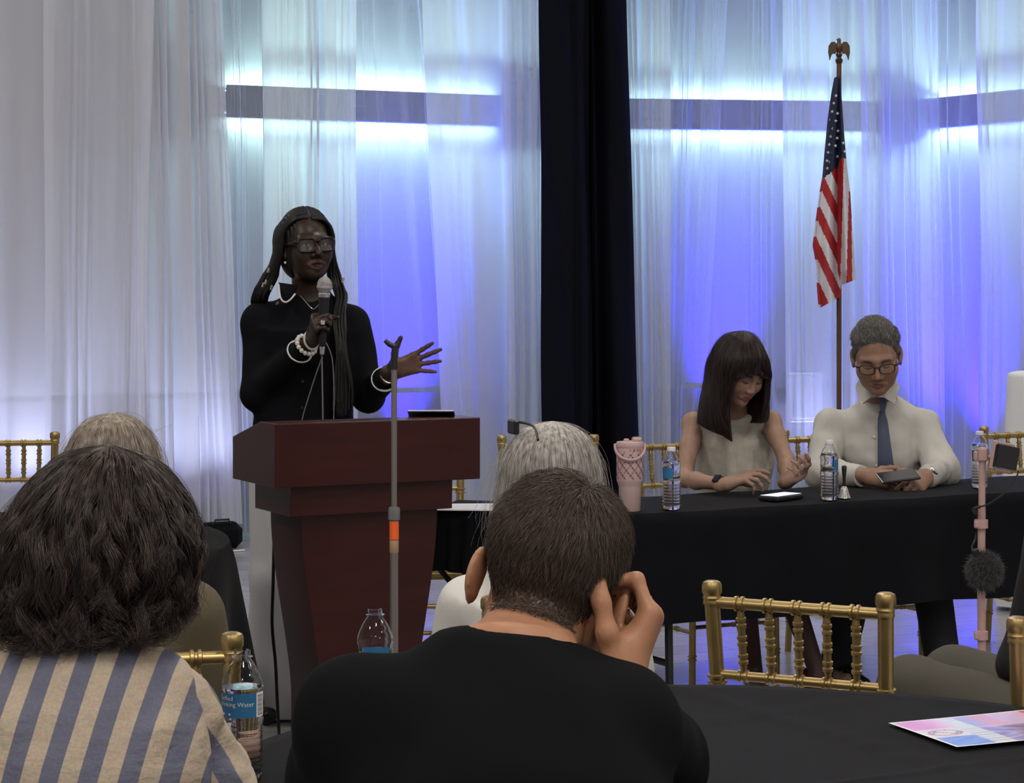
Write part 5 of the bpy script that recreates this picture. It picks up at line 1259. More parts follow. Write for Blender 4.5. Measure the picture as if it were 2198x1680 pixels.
# ------------------------------------------------------------------ seated woman at the panel table
def hair_front(L, lo=0.0):
    """scalp mask: 1 where hair grows (head frame)"""
    f = np.interp(L[:, 1], [-0.12, -0.075, -0.045, -0.015, 0.005, 0.03, 0.055, 0.075, 0.1], [-0.085, -0.085, -0.06, -0.02, 0.0, 0.005, 0.05, 0.082, 0.095])+lo
    return np.clip((L[:, 2]-f)/0.008, 0, 1)*(np.abs(L[:, 0]) < 0.082)*(np.linalg.norm(L-np.array((0, 0, 0.02)), axis=1) < 0.14)
def build_panel_woman():
    skin = skin_material('skin_fair', (0.3, 0.2, 0.15), 0.5, 0.06)
    x0 = P(1575, 900, 8.22); me = root('person', base_point(x0[0], x0[1]+0.05), 'seated woman with dark fringe in a sleeveless cream top using her phone', 'person')
    HT = Fr(P(1590, 792, 8.02), face_rot(30, 30, -4), 0.98)
    neck = P(1578, 888, 8.16); pel = Pz(1572, 8.36, 0.53); front = nrm((-0.35, -1, 0)); front = nrm((0.25, -1, 0))
    shR, elR, wrR = P(1487, 908, 8.18), P(1470, 1028, 8.02), P(1556, 1040, 7.84)
    shL, elL, wrL = P(1654, 905, 8.14), P(1688, 988, 8.02), P(1688, 1034, 7.88)
    HR = hand_frame(wrR, (0.86, -0.25, 0.36), (-0.10, -0.30, 0.95), 0.95, thumb=(0.2, 0.9, 0.0))
    HR = Fr(wrR, HR.R, 0.95)
    hR = hand_prims(HR, [(5, 25, 20), (22, 32, 22), (38, 40, 25), (48, 45, 30)], (6, 1, -5, -12), ((40, 25), (25, 40), (20, 50)))
    HL = hand_frame(wrL, (0.45, -0.60, 0.30), (0.55, 0.10, -0.65), 0.95, thumb=(-0.4, -0.1, 0.8))
    hL = hand_prims(HL, [(20, 35, 25), (32, 45, 30), (42, 50, 35), (48, 55, 35)], (4, 0, -3, -6), ((50, 15), (40, 10), (30, 5)))
    Ts, L = spine(pel, neck, front)
    P_ = head_prims(HT, 0.96, 0.90, 0.95, True, 0.0, lips=1.0, ear=0.97, mw=1.1)
    P_ += [cone(HT.out((0, -0.020, -0.05)), neck+np.array((0, 0.005, -0.01)), 0.044, 0.050, 0.03), loft(torso_levels(L, 0.86, 0.84, 0.125, 0.010), 0.03, T=Ts)]
    for sh, el, wr in ((shR, elR, wrR), (shL, elL, wrL)): P_ += [cone(neck+np.array((0, 0.012, -0.052)), sh, 0.034, 0.038, 0.02)]+arm_prims(sh, el, wr, 0.79)
    hipR, hipL = pel+np.array((-0.09, -0.02, -0.02)), pel+np.array((0.09, -0.02, -0.02))
    knR, knL = Pz(1585, 7.86, 0.50), Pz(1668, 7.92, 0.52); anR, anL = P(1618, 1430, 8.02), P(1752, 1435, 7.86)
    P_ += leg_prims(hipR, knR, anR, 0.86, (0.1, -1, -0.1))+leg_prims(hipL, knL, anL, 0.86, (0.35, -1, -0.25))+hR+hL
    V, Q = sdf_mesh(P_, 0.010, [(HT.c, 0.13, 0.0038), (HR.out((0, 0.075, -0.02)), 0.10, 0.0038), (HL.out((0, 0.06, -0.01)), 0.08, 0.0038)])
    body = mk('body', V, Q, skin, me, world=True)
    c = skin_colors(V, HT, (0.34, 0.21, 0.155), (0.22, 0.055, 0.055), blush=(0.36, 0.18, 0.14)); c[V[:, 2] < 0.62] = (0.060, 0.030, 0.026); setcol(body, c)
    for s in (-1, 1):
        facing_part('eyebrow', HT, [(s*0.014, 0.0985, 0.021), (s*0.030, 0.096, 0.026), (s*0.046, 0.084, 0.020)], [0.002, 0.0026, 0.0014], MATS['brow_dark'], me)
        facing_part('eyelashes', HT, [(s*0.019, 0.0875, -0.006), (s*0.031, 0.0915, -0.0075), (s*0.044, 0.083, -0.005)], [0.0010, 0.0016, 0.0012], MATS['brow_dark'], me)
    top = mat('cream_tweed', (0.50, 0.47, 0.41), 0.9, bump=0.5, bscale=420, var=0.12, vscale=30)
    lv = [(-0.02, 0, -0.01, 0.165, 0.125), (0.08, 0, -0.005, 0.158, 0.120), (0.38*L, 0, 0.0, 0.132, 0.108), (0.64*L, 0, 0.012, 0.152, 0.126), (0.82*L, 0, 0.0, 0.150, 0.100), (0.92*L, 0, -0.012, 0.118, 0.078), (0.985*L, 0, -0.014, 0.075, 0.064)]
    S_ = [loft(lv, 0.02, T=Ts)]
    for sh in (shR, shL): S_ += [cone(neck+np.array((0, 0.01, -0.045)), neck*0.30+sh*0.70+np.array((0, 0, -0.004)), 0.050, 0.048, 0.03)]
    for sh, el in ((shR, elR), (shL, elL)): S_ += [cone(sh+(sh-neck)*0.12+np.array((0, 0, 0.03)), sh*0.75+el*0.25+(sh-neck)*0.16, 0.036, 0.044, 0.01, 's')]
    S_ += [cone(neck+np.array((0.0, -0.075, 0.035)), neck+np.array((0.0, 0.02, 0.075)), 0.050, 0.056, 0.01, 's')]
    V, Q = sdf_mesh(S_, 0.0065); V = wrinkle(V, Q, 0.0022, 30, 15, (1, 1, 1)); to = mk('sleeveless_top', V, Q, top, me, world=True)
    q = MB()
    for dx in (-0.075, -0.035, 0.035, 0.075):      # raised seams down the front
        pts = [Ts.out((dx, np.interp(h, [x[0] for x in lv], [x[2]+x[4]*math.sqrt(max(0, 1-(dx/x[3])**2)) for x in lv])+0.001, h)) for h in np.linspace(0.05, 0.80*L, 14)]
        q.tube(pts, 0.0016, 5)
    q.build('seams', top, to, world=True)
    sk = mat('dark_skirt', (0.02, 0.018, 0.02), 0.85, bump=0.1)
    S_ = [loft([(-0.10, 0, 0.0, 0.15, 0.13), (0.0, 0, -0.01, 0.172, 0.132), (0.05, 0, -0.008, 0.165, 0.125)], 0.03, T=Ts)]+[cone(h, h*0.15+k*0.85, 0.095, 0.075, 0.05) for h, k in ((hipR, knR), (hipL, knL))]
    V, Q = sdf_mesh(S_, 0.010); mk('skirt', V, Q, sk, me, world=True)
    sho = mat('burgundy_leather', (0.075, 0.010, 0.014), 0.22, coat=0.4)
    for an, f_ in ((anR, nrm((0.15, -1, 0))), (anL, nrm((0.75, -0.6, 0)))):
        S_ = [cone(an+np.array((0, 0, -0.05)), an+f_*0.08+np.array((0, 0, -0.075)), 0.040, 0.036, 0.02), cone(an+f_*0.08+np.array((0, 0, -0.075)), an+f_*0.17+np.array((0, 0, -0.085)), 0.036, 0.018, 0.02), cone(an-f_*0.045+np.array((0, 0, -0.03)), an-f_*0.05+np.array((0, 0, -0.085)), 0.030, 0.016, 0.015)]
        V, Q = sdf_mesh(S_, 0.007); V[:, 2] = np.maximum(V[:, 2], 0.004); mk('shoe', V, Q, sho, me, world=True)
    # hair: long straight with a fringe
    hm = hair_material('hair_espresso', [(0.010, 0.006, 0.006), (0.022, 0.013, 0.012), (0.045, 0.027, 0.024)], 0.35, 160)
    TH = Fr(HT.c+np.array((-0.004, 0.004, 0.0)), Rz(PI+math.radians(22)), 1.0)    # +x = left of the photo, +y = towards her face
    cr = (0.0, 0.030, 0.142)
    G = {0: [cr, (0.060, 0.022, 0.122), (0.100, 0.010, 0.050), (0.116, 0.010, -0.03), (0.128, 0.025, -0.11), (0.122, 0.045, -0.18), (0.100, 0.055, -0.235)],
         28: [cr, (0.052, 0.055, 0.118), (0.094, 0.052, 0.045), (0.106, 0.050, -0.03), (0.108, 0.056, -0.12), (0.098, 0.068, -0.20), (0.076, 0.078, -0.255)],
         44: [cr, (0.042, 0.075, 0.112), (0.080, 0.086, 0.045), (0.092, 0.082, -0.01), (0.097, 0.075, -0.06), (0.096, 0.074, -0.11), (0.090, 0.076, -0.145)],
         62: [cr, (0.030, 0.088, 0.110), (0.056, 0.116, 0.055), (0.066, 0.118, 0.022), (0.070, 0.114, 0.000), (0.071, 0.110, -0.018), (0.071, 0.108, -0.030)],
         90: [cr, (0.0, 0.092, 0.108), (0.0, 0.128, 0.060), (0.0, 0.136, 0.026), (0.0, 0.135, 0.008), (0.0, 0.133, -0.004), (0.0, 0.131, -0.012)],
         116: [cr, (-0.030, 0.084, 0.108), (-0.056, 0.106, 0.050), (-0.068, 0.106, 0.018), (-0.074, 0.100, -0.004), (-0.076, 0.096, -0.020), (-0.076, 0.094, -0.032)],
         136: [cr, (-0.045, 0.060, 0.112), (-0.080, 0.062, 0.042), (-0.090, 0.054, -0.02), (-0.094, 0.046, -0.08), (-0.092, 0.044, -0.13), (-0.086, 0.046, -0.165)],
         155: [cr, (-0.055, 0.035, 0.115), (-0.090, 0.025, 0.042), (-0.100, 0.018, -0.04), (-0.102, 0.018, -0.11), (-0.098, 0.024, -0.165), (-0.086, 0.028, -0.195)],
         180: [cr, (-0.060, 0.015, 0.118), (-0.096, 0.0, 0.045), (-0.108, -0.01, -0.03), (-0.116, 0.0, -0.10), (-0.112, 0.01, -0.165), (-0.100, 0.01, -0.195)],
         225: [cr, (-0.048, -0.05, 0.118), (-0.084, -0.090, 0.03), (-0.088, -0.10, -0.05), (-0.085, -0.10, -0.12), (-0.08, -0.105, -0.17), (-0.07, -0.10, -0.20)],
         270: [cr, (0.0, -0.07, 0.118), (0.0, -0.124, 0.03), (0.0, -0.126, -0.05), (0.0, -0.12, -0.12), (0.0, -0.12, -0.17), (0.0, -0.11, -0.20)],
         315: [cr, (0.048, -0.05, 0.118), (0.084, -0.090, 0.03), (0.098, -0.09, -0.05), (0.125, -0.07, -0.12), (0.145, -0.05, -0.17), (0.155, -0.03, -0.20)]}
    E = Env(G); core = mk('hair', *_hair_core(E, TH, 0.955), hm, me, world=True)
    strand_object('hair_strands', E.strands(TH, 9000, 14, 21, wave=0.0025, wfreq=1.5, clump=70, clump_w=0.55, depth=0.06, vmax=0.3, stray=0.003, tipvar=0.10), 0.00042, hm, core)
    strand_object('flyaway_strands', E.strands(TH, 160, 14, 22, wave=0.008, wfreq=1.2, clump=40, clump_w=0.1, depth=0.0, vmax=0.2, stray=0.016, tipvar=0.1, arc=(150, 400)), 0.0003, hm, core)
    w_ = MB(); d = nrm(HR.R[:, 1]*0.2+nrm(wrR-elR)); c = wrR-nrm(wrR-elR)*0.025; B = frame_from(nrm(wrR-elR)); wo = root('wristwatch', (0, 0, 0)); wo.parent = me
    w_.tube([c-d*0.010, c+d*0.010], 0.0268, 20, cap=False); w_.build('strap', MATS['black_plastic'], wo, world=True)
    w_ = MB(); n_ = nrm(np.array((-0.05, -0.75, 0.65))-d*(d @ np.array((-0.05, -0.75, 0.65)))); w_.box(c+n_*0.0285, (0.034, 0.030, 0.010), np.stack((np.cross(n_, d), d, n_), 1), 0.004); w_.build('watch_face', MATS['phone_black'], wo, world=True)
def _hair_core(E, T, shrink=0.95, n=90):
    th = np.linspace(0, 360, n+1); G = np.stack([E.at(np.full(36, t), np.linspace(0, 1, 36)) for t in th], 0)
    G = G*np.array((shrink, shrink, 1))-np.array((0, 0, 0.004)); inner = G[:, ::-1][:, :30]*np.array((0.86, 0.86, 1))
    G2 = np.concatenate((G, inner), 1); v, f = grid_mesh(G2); return T.out(v), f[:, ::-1]
mat('brow_dark', (0.02, 0.013, 0.011), 0.7)
build_panel_woman()

# ------------------------------------------------------------------ seated man at the panel table
def build_panel_man():
    skin = skin_material('skin_ruddy', (0.3, 0.18, 0.13), 0.5, 0.06)
    x0 = Pz(1885, 8.62, 0); me = root('person', base_point(x0[0], x0[1]), 'seated man in white shirt and grey-blue tie looking down at his phone', 'person')
    HT = Fr(P(1881, 762, 8.30), face_rot(-8, 24, 4), 1.10)
    neck = P(1888, 856, 8.48); pel = Pz(1893, 8.66, 0.54); front = nrm((-0.05, -1, 0))
    shR, elR, wrR = P(1787, 916, 8.52), P(1766, 1016, 8.36), P(1858, 1022, 8.13)
    shL, elL, wrL = P(1988, 914, 8.50), P(2020, 1010, 8.36), P(1990, 1022, 8.15)
    HR = hand_frame(wrR, (0.82, -0.40, -0.06), (-0.35, -0.72, 0.55), 1.02, thumb=(0.3, 0.3, 0.9))
    hR = hand_prims(HR, [(28, 40, 25), (34, 42, 25), (40, 45, 28), (45, 48, 30)], (4, 0, -3, -8), ((40, 10), (25, 15), (12, 15)))
    HL = hand_frame(wrL, (-0.55, -0.70, -0.25), (0.50, -0.55, 0.65), 1.02, thumb=(-0.4, 0.2, 0.9))
    hL = hand_prims(HL, [(20, 30, 20), (30, 40, 25), (36, 42, 28), (40, 45, 30)], (6, 1, -4, -10), ((45, 0), (35, 0), (25, -5)))
    Ts, L = spine(pel, neck, front)
    P_ = head_prims(HT, 1.03, 1.12, 1.05, True, 0.0, lips=0.75, ear=1.0, mw=1.25)
    P_ += [cone(HT.out((0, -0.022, -0.05)), neck+np.array((0, 0.01, -0.01)), 0.056, 0.060, 0.03), loft(torso_levels(L, 0.98, 0.92, 0.15), 0.03, T=Ts)]
    for sh, el, wr in ((shR, elR, wrR), (shL, elL, wrL)): P_ += [cone(neck+np.array((0, 0.01, -0.07)), sh, 0.038, 0.040, 0.03)]+arm_prims(sh, el, wr, 0.95)
    hipR, hipL = pel+np.array((-0.10, -0.02, -0.03)), pel+np.array((0.10, -0.02, -0.03))
    knR, knL = Pz(1850, 8.18, 0.52), Pz(1985, 8.18, 0.52); anR, anL = P(1795, 1415, 8.28), P(2022, 1415, 8.08)
    P_ += leg_prims(hipR, knR, anR, 1.0, (0.2, -1, 0))+leg_prims(hipL, knL, anL, 1.0, (0.3, -1, 0))+hR+hL
    V, Q = sdf_mesh(P_, 0.011, [(HT.c, 0.14, 0.004), (HR.out((0, 0.07, -0.02)), 0.09, 0.004), (HL.out((0, 0.06, -0.01)), 0.09, 0.004)])
    body = mk('body', V, Q, skin, me, world=True); N = vnormals(V, Q)
    hmask = lambda L_: hair_front(L_)
    c = skin_colors(V, HT, (0.30, 0.175, 0.125), (0.20, 0.085, 0.070), (0.060, 0.055, 0.052), lambda L_: hair_front(L_)*0.85, blush=(0.34, 0.15, 0.11)); setcol(body, c)
    gr = hair_material('hair_grey', [(0.05, 0.047, 0.046), (0.14, 0.133, 0.128), (0.36, 0.35, 0.34)], 0.4, 260)
    def dirf(L_): 
        d = np.stack((0.35+0.3*np.sin(L_[:, 1]*30), -0.6+0*L_[:, 0], 0.25+0*L_[:, 0]), -1); side = np.abs(L_[:, 0]) > 0.06; d[side] = (0.0, -0.6, -0.7); return d
    st = short_strands(V, N, HT, lambda L_: hair_front(L_), 14000, lambda l: np.where(l[:, 2] > 0.07, 0.036, 0.016), dirf, lambda l: np.where(l[:, 2] > 0.07, 0.26, 0.12), 6, 31)
    strand_object('hair', st, 0.0006, gr, me)
    for s in (-1, 1):
        facing_part('eyebrow', HT, [(s*0.014, 0.0995, 0.022), (s*0.030, 0.097, 0.026), (s*0.046, 0.085, 0.021)], [0.0022, 0.003, 0.0018], MATS['brow_grey'], me)
        facing_part('eyelashes', HT, [(s*0.019, 0.0875, -0.006), (s*0.031, 0.0915, -0.0075), (s*0.044, 0.083, -0.005)], [0.0008, 0.0012, 0.0008], MATS['brow_dark'], me)
    fr = mat('dark_red_frame', (0.05, 0.012, 0.014), 0.3); glasses(HT, me, 'glasses', fr, MATS['lens_glass'], 0.052, 0.0175, 0.0022, 0.108, -0.004, square=2.8)
    sh_m = mat('white_shirt', (0.52, 0.51, 0.485), 0.75, bump=0.15, bscale=260)
    lv = [(-0.06, 0, -0.01, 0.18, 0.15), (0.04, 0, 0.0, 0.195, 0.16), (0.20, 0, 0.005, 0.190, 0.150), (0.36, 0, 0.008, 0.190, 0.140), (0.74*L, 0, 0.0, 0.185, 0.124), (0.90*L, 0, -0.014, 0.125, 0.092), (0.985*L, 0, -0.016, 0.075, 0.072)]
    S_ = [loft(lv, 0.03, T=Ts)]
    for sh, el, wr in ((shR, elR, wrR), (shL, elL, wrL)): S_ += [cone(neck+np.array((0, 0.012, -0.05)), sh, 0.055, 0.052, 0.04), cone(sh, el, 0.063, 0.062, 0.03), cone(el, wr+(el-wr)*0.12, 0.064, 0.043, 0.03)]
    V, Q = sdf_mesh(S_, 0.008); V = relax(V, Q, 6); V = wrinkle(V, Q, 0.0095, 20, 41, (1.4, 1, 1.0)); V = wrinkle(V, Q, 0.003, 60, 42, (1.3, 1, 0.8)); so = mk('shirt', V, Q, sh_m, me, world=True)
    # placket and buttons
    for sx, el, wr in ((-1, elR, wrR), (1, elL, wrL)):
        d = nrm(wr-el); c = wr+(el-wr)*0.10; q = MB(); q.tube([c-d*0.055, c+d*0.006], [0.046, 0.040], 22); q.build('cuff', sh_m, so, world=True)
    # collar: stand and two points
    q = MB()
    for s in (-1, 1):
        fl_ = [P(1884+s*-1, 851, 8.355), P(1884+s*20, 839, 8.365), P(1884+s*41, 816, 8.40), P(1884+s*47, 828, 8.395), P(1884+s*37, 868, 8.335), P(1884+s*15, 853, 8.34)]
        V = np.array(fl_); V = np.r_[V, V+np.array((0, 0.008, -0.002))]; F = [(0, 1, 2, 3, 4, 5), (11, 10, 9, 8, 7, 6)]+[(i, i+6, (i+1) % 6+6, (i+1) % 6) for i in range(6)]
        if s < 0: F = [f[::-1] for f in F]
        mk('collar_point', V, F, sh_m, so, smooth=False, world=True)
    q = MB(); c0 = (HT.out((0, -0.02, -0.10))*0.5+neck*0.5); q.tube([neck+np.array((0, 0.0, -0.035)), neck+np.array((0, -0.008, 0.026))], [0.068, 0.063], 24, cap=False); q.build('collar_band', sh_m, so, world=True)
    tm = mat('slate_tie', (0.075, 0.095, 0.16), 0.55, bump=0.3, bscale=500)
    def tiept(h, dx, dy=0.0): return Ts.out((dx, np.interp(h, [x[0] for x in lv], [x[2]+x[4] for x in lv])+0.012+dy, h))
    hs = np.linspace(1.0*L, 0.05, 22); rows = []
    for i, h in enumerate(hs):
        t = i/21; wd = 0.018+0.022*ease(min(t*1.3, 1)); rows.append([tiept(h, -wd, -0.006), tiept(h, -wd*0.5, 0.003), tiept(h, 0, 0.005), tiept(h, wd*0.5, 0.003), tiept(h, wd, -0.006)])
    Gt = np.array(rows); V, F = grid_mesh(Gt); n0 = len(V); V = np.r_[V, V+np.array((0, 0.006, 0))]; tie = root('necktie', (0, 0, 0)); tie.parent = me
    mk('blade', V, [tuple(f) for f in F]+[tuple((f+n0)[::-1]) for f in F], tm, tie, world=True)
    kn = tiept(1.0*L, 0, 0.010)+np.array((0, -0.012, 0.010)); q = MB(); q.tube([kn+np.array((0, 0.0, 0.022)), kn+np.array((0, -0.004, 0.0)), kn+np.array((0, 0.0, -0.024))], [0.026, 0.023, 0.015], 12, squash=0.6); q.build('knot', tm, tie, world=True)
    for h in (0.80, 0.62):
        b_ = Ts.out((0.035, np.interp(h*L, [x[0] for x in lv], [x[2]+x[4] for x in lv])-0.001, h*L)); q = MB(); q.lathe([(0, -0.002), (0.0055, -0.002), (0.0055, 0.002), (0, 0.002)], b_, 10, R=frame_from((0, 1, 0))); q.build('button', MATS['piping_white'], so, world=True)
    tr = mat('navy_trousers', (0.010, 0.011, 0.016), 0.8, bump=0.1)
    S_ = [loft([(-0.12, 0, 0.0, 0.165, 0.15), (0.0, 0, -0.01, 0.192, 0.155), (0.06, 0, -0.008, 0.19, 0.15)], 0.03, T=Ts)]
    for h, k, a in ((hipR, knR, anR), (hipL, knL, anL)): S_ += [cone(h, k, 0.10, 0.078, 0.04), cone(k, a+np.array((0, 0, -0.01)), 0.074, 0.064, 0.03)]
    V, Q = sdf_mesh(S_, 0.011); V = wrinkle(V, Q, 0.005, 18, 44, (1.3, 1.3, 0.5)); mk('trousers', V, Q, tr, me, world=True)
    sl = mat('black_leather', (0.014, 0.012, 0.012), 0.25, coat=0.3)
    for a, f_ in ((anR, nrm((0.45, -1, 0))), (anL, nrm((0.5, -1, 0)))):
        z = np.array((0, 0, 1.0)); b_ = np.array((a[0], a[1], 0.045)); S_ = [cone(b_-f_*0.05, b_+f_*0.10, 0.040, 0.040, 0.02), cone(b_+f_*0.10+np.array((0, 0, -0.005)), b_+f_*0.19+np.array((0, 0, -0.012)), 0.040, 0.027, 0.02), cone(b_, a+np.array((0, 0, 0.0)), 0.042, 0.046, 0.02)]
        V, Q = sdf_mesh(S_, 0.007); V[:, 2] = np.maximum(V[:, 2], 0.003); mk('shoe', V, Q, sl, me, world=True)
    d = nrm(wrL-elL); c = wrL-d*0.012; wo = root('wristwatch', (0, 0, 0)); wo.parent = me
    q = MB(); q.tube([c-d*0.010, c+d*0.010], 0.0300, 20, cap=False); q.build('strap', MATS['black_plastic'], wo, world=True)
    n_ = np.array((0.35, -0.75, 0.55)); n_ = nrm(n_-d*(d @ n_)); q = MB(); q.lathe([(0, -0.004), (0.019, -0.004), (0.019, 0.005), (0.016, 0.007), (0, 0.007)], c+n_*0.031, 20, R=frame_from(n_)); q.build('watch_case', MATS['silver'], wo, world=True)
    pc = P(1928, 1022, 8.03); po = root('smartphone', pc, 'dark smartphone held by the seated man in both hands', 'phone', 'smartphones'); R_ = np.array(Euler((math.radians(24), math.radians(-6), math.radians(12))).to_matrix())
    q = MB(); q.box((0, 0, 0), (0.150, 0.072, 0.010), R_, 0.003); q.build('phone_body', MATS['phone_black'], po)
    q = MB(); q.box(R_ @ np.array((0, 0, 0.0055)), (0.140, 0.066, 0.0008), R_); q.build('screen', MATS['dark_tablet'], po)
mat('brow_grey', (0.06, 0.045, 0.04), 0.7)
build_panel_man()
# ------------------------------------------------------------------ audience, seen from behind
def torso_back(me, neck, pel, sh, el, wr, skin_m, base, HT, head_kw, hmask=None, hair_c=None, g=1.0, wd=1.0, extra=(), fine=(), nk=0.055, legs=None, h=0.011, lip=(0.25, 0.1, 0.09)):
    Ts, L = spine(pel, neck, nrm((0.0, 1, 0)))
    P_ = head_prims(HT, **head_kw)+[cone(HT.out((0, -0.022, -0.05)), neck+np.array((0, -0.005, -0.02)), nk, nk*1.08, 0.03), loft(torso_levels(L, wd, 1.0), 0.03, T=Ts)]
    for s_, e_, w_ in zip(sh, el, wr): P_ += [cone(neck+np.array((0, 0, -0.07)), s_, 0.036, 0.038, 0.03)]+arm_prims(s_, e_, w_, g)
    for (hp, kn, an) in legs: P_ += leg_prims(hp, kn, an, g, (0, 1, 0))
    P_ += list(extra)
    V, Q = sdf_mesh(P_, h, [(HT.c, 0.145, 0.0045)]+list(fine)); b = mk('body', V, Q, skin_m, me, world=True)
    setcol(b, skin_colors(V, HT, base, lip, hair_c, hmask)); return V, Q, b, Ts, L
def seat_legs(pel, w_=0.1, fwd=0.42, face=(0, 1, 0)):
    f = nrm(face); r = np.array((f[1], -f[0], 0)); out = []
    for s in (-1, 1):
        hp = pel+r*s*w_+np.array((0, 0, -0.01)); kn = hp+f*fwd+r*s*0.02+np.array((0, 0, 0.0)); an = np.array((kn[0], kn[1], 0.09))+f*0.02; out.append((hp, kn, an))
    return out
def trousers(me, pel, legs, m, Ts, wd=1.0, seed=3):
    S_ = [loft([(-0.10, 0, 0.0, 0.16*wd, 0.14), (0.0, 0, -0.01, 0.185*wd, 0.145), (0.08, 0, -0.008, 0.178*wd, 0.135)], 0.03, T=Ts)]
    for hp, kn, an in legs: S_ += [cone(hp, kn, 0.097, 0.076, 0.04), cone(kn, an, 0.072, 0.062, 0.03)]
    V, Q = sdf_mesh(S_, 0.013); V = wrinkle(V, Q, 0.004, 16, seed); mk('trousers', V, Q, m, me, world=True)
    for hp, kn, an in legs:
        q = MB(); f = nrm(np.array((kn-hp)*np.array((1, 1, 0)))); b_ = np.array((an[0], an[1], 0.045)); q.tube([b_-f*0.07, b_, b_+f*0.10, b_+f*0.19], [0.036, 0.042, 0.040, 0.022], 12); q.build('shoe', MATS['black_plastic'], me, world=True)
mat('dark_denim', (0.012, 0.016, 0.028), 0.85, bump=0.1, bscale=300)

def build_black_tee_man():
    skin = skin_material('skin_tan', (0.4, 0.22, 0.13), 0.48, 0.08)
    pel = np.array((-0.02, 2.16, 0.54)); me = root('person', base_point(pel[0], pel[1]), 'man in black T-shirt seen from behind resting his head on his hand', 'person')
    HT = Fr(P(1178, 1262, 2.50), face_rot(4, 20, 15, away=True), 0.98)
    neck = P(1102, 1392, 2.40)
    shL, elL, wrL = P(762, 1548, 2.34), P(720, 1760, 2.46), P(930, 1800, 2.75)
    shR, elR = P(1335, 1560, 2.38), P(1432, 1650, 2.66)
    wrR = P(1324, 1484, 2.44)
    HR = hand_frame(wrR, (0.42, 0.42, 0.80), (0.84, -0.22, -0.33), 1.02, thumb=(-0.06, -0.77, 0.51))
    hand = hand_prims(HR, [(42, 72, 38), (50, 75, 40), (58, 78, 42), (64, 80, 42)], (3, 0, -2, -5), ((42, 28), (26, 32), (14, 30)))
    legs = seat_legs(pel)
    V, Q, b, Ts, L = torso_back(me, neck, pel, (shL, shR), (elL, elR), (wrL, wrR), skin, (0.36, 0.175, 0.10), HT, dict(wide=1.0, jaw=1.1, ear=1.10),
        lambda l: hair_front(l, 0.026)*0.92, (0.045, 0.031, 0.024), 1.0, 0.98, hand, [(HR.out((0, 0.06, -0.02)), 0.11, 0.004)], 0.054, legs)
    N = vnormals(V, Q)
    dh = np.min([f(T.inn(V))*T.s for (f, a, b_, k, op, T) in hand], 0); Wv = np.where(dh < 0.004, 0.0, 1.0)
    ca = b.data.attributes['Col']; cc = np.zeros(len(V)*4, np.float32); ca.data.foreach_get('color', cc); cc = cc.reshape(-1, 4); cc[dh < 0.004, :3] = (0.36, 0.175, 0.10); ca.data.foreach_set('color', cc.ravel())
    # hair whorl at the crown
    hm = hair_material('hair_brown_short', [(0.020, 0.014, 0.012), (0.050, 0.034, 0.026), (0.115, 0.080, 0.060)], 0.38, 300, 0.4)
    wh = np.array((0.020, -0.062, 0.108))
    def dirf(l):
        d = l-wh; tw = np.stack((-d[:, 1], d[:, 0], 0*d[:, 0]), -1); n_ = np.linalg.norm(d, axis=1, keepdims=True)+1e-6; return d/n_+0.55*tw/n_*np.exp(-n_/0.05)
    msk = lambda l: hair_front(l, 0.028)*Wv
    ln = lambda l: np.clip(0.013+0.13*(l[:, 2]+0.03), 0.011, 0.030)
    st = short_strands(V, N, HT, msk, 60000, ln, dirf, lambda l: np.where(l[:, 2] > 0.03, 0.26, 0.14), 6, 51, 0.20); strand_object('hair', st, 0.00030, hm, me)
    tee = mat('black_tee', (0.0044, 0.0048, 0.0062), 0.9, bump=0.06, bscale=700, spec=0.08)
    lv = [(-0.10, 0, -0.01, 0.18, 0.15), (0.02, 0, -0.01, 0.188, 0.152), (0.20, 0, -0.012, 0.182, 0.140), (0.34, 0, -0.016, 0.190, 0.138), (0.74*L, 0, -0.018, 0.186, 0.128), (0.90*L, 0, -0.012, 0.128, 0.098), (1.0*L, 0, -0.002, 0.080, 0.078)]
    S_ = [loft(lv, 0.03, T=Ts)]
    for s_, e_ in ((shL, elL), (shR, elR)): S_ += [cone(neck+np.array((0, -0.01, -0.055)), s_, 0.054, 0.056, 0.05), cone(s_, s_*0.25+e_*0.75, 0.066, 0.062, 0.03)]
    d = nrm(HT.out((0, -0.022, -0.05))-neck); c0 = neck+np.array((0.0, -0.001, -0.030)); B = frame_from(nrm(d+np.array((0, 0, 1.2))))
    S_ += [loft([(-0.08, 0, 0, 0.105, 0.080), (-0.05, 0, 0, 0.096, 0.080), (-0.02, 0, 0, 0.083, 0.078), (0.0, 0, 0, 0.074, 0.072)], 0.05, T=Fr(c0, B))]
    V, Q = sdf_mesh(S_, 0.0085); V = relax(V, Q, 8); V = wrinkle(V, Q, 0.005, 17, 61, (1, 1, 1.2)); so = mk('t_shirt', V, Q, tee, me, world=True)
    q = MB(); q.tube([c0+B @ np.array((0.0705*math.cos(a), 0.0685*math.sin(a), 0)) for a in np.linspace(0, 2*PI, 40)], 0.0055, 8, cap=False, squash=1.5); q.build('neck_rib', tee, so, world=True)
    trousers(me, pel, legs, MATS['dark_denim'], Ts)
    rg = HR.out((-0.0095, 0.089, 0.0)); q = MB(); q.lathe([(0.0095, -0.003), (0.0112, 0), (0.0095, 0.003)], HR.out(np.array((0.0085, 0.105, -0.014))), 16, R=frame_from(HR.R @ nrm((0, 0.7, -0.7))), cap=False); q.build('ring', MATS['silver'], me, world=True)
build_black_tee_man()

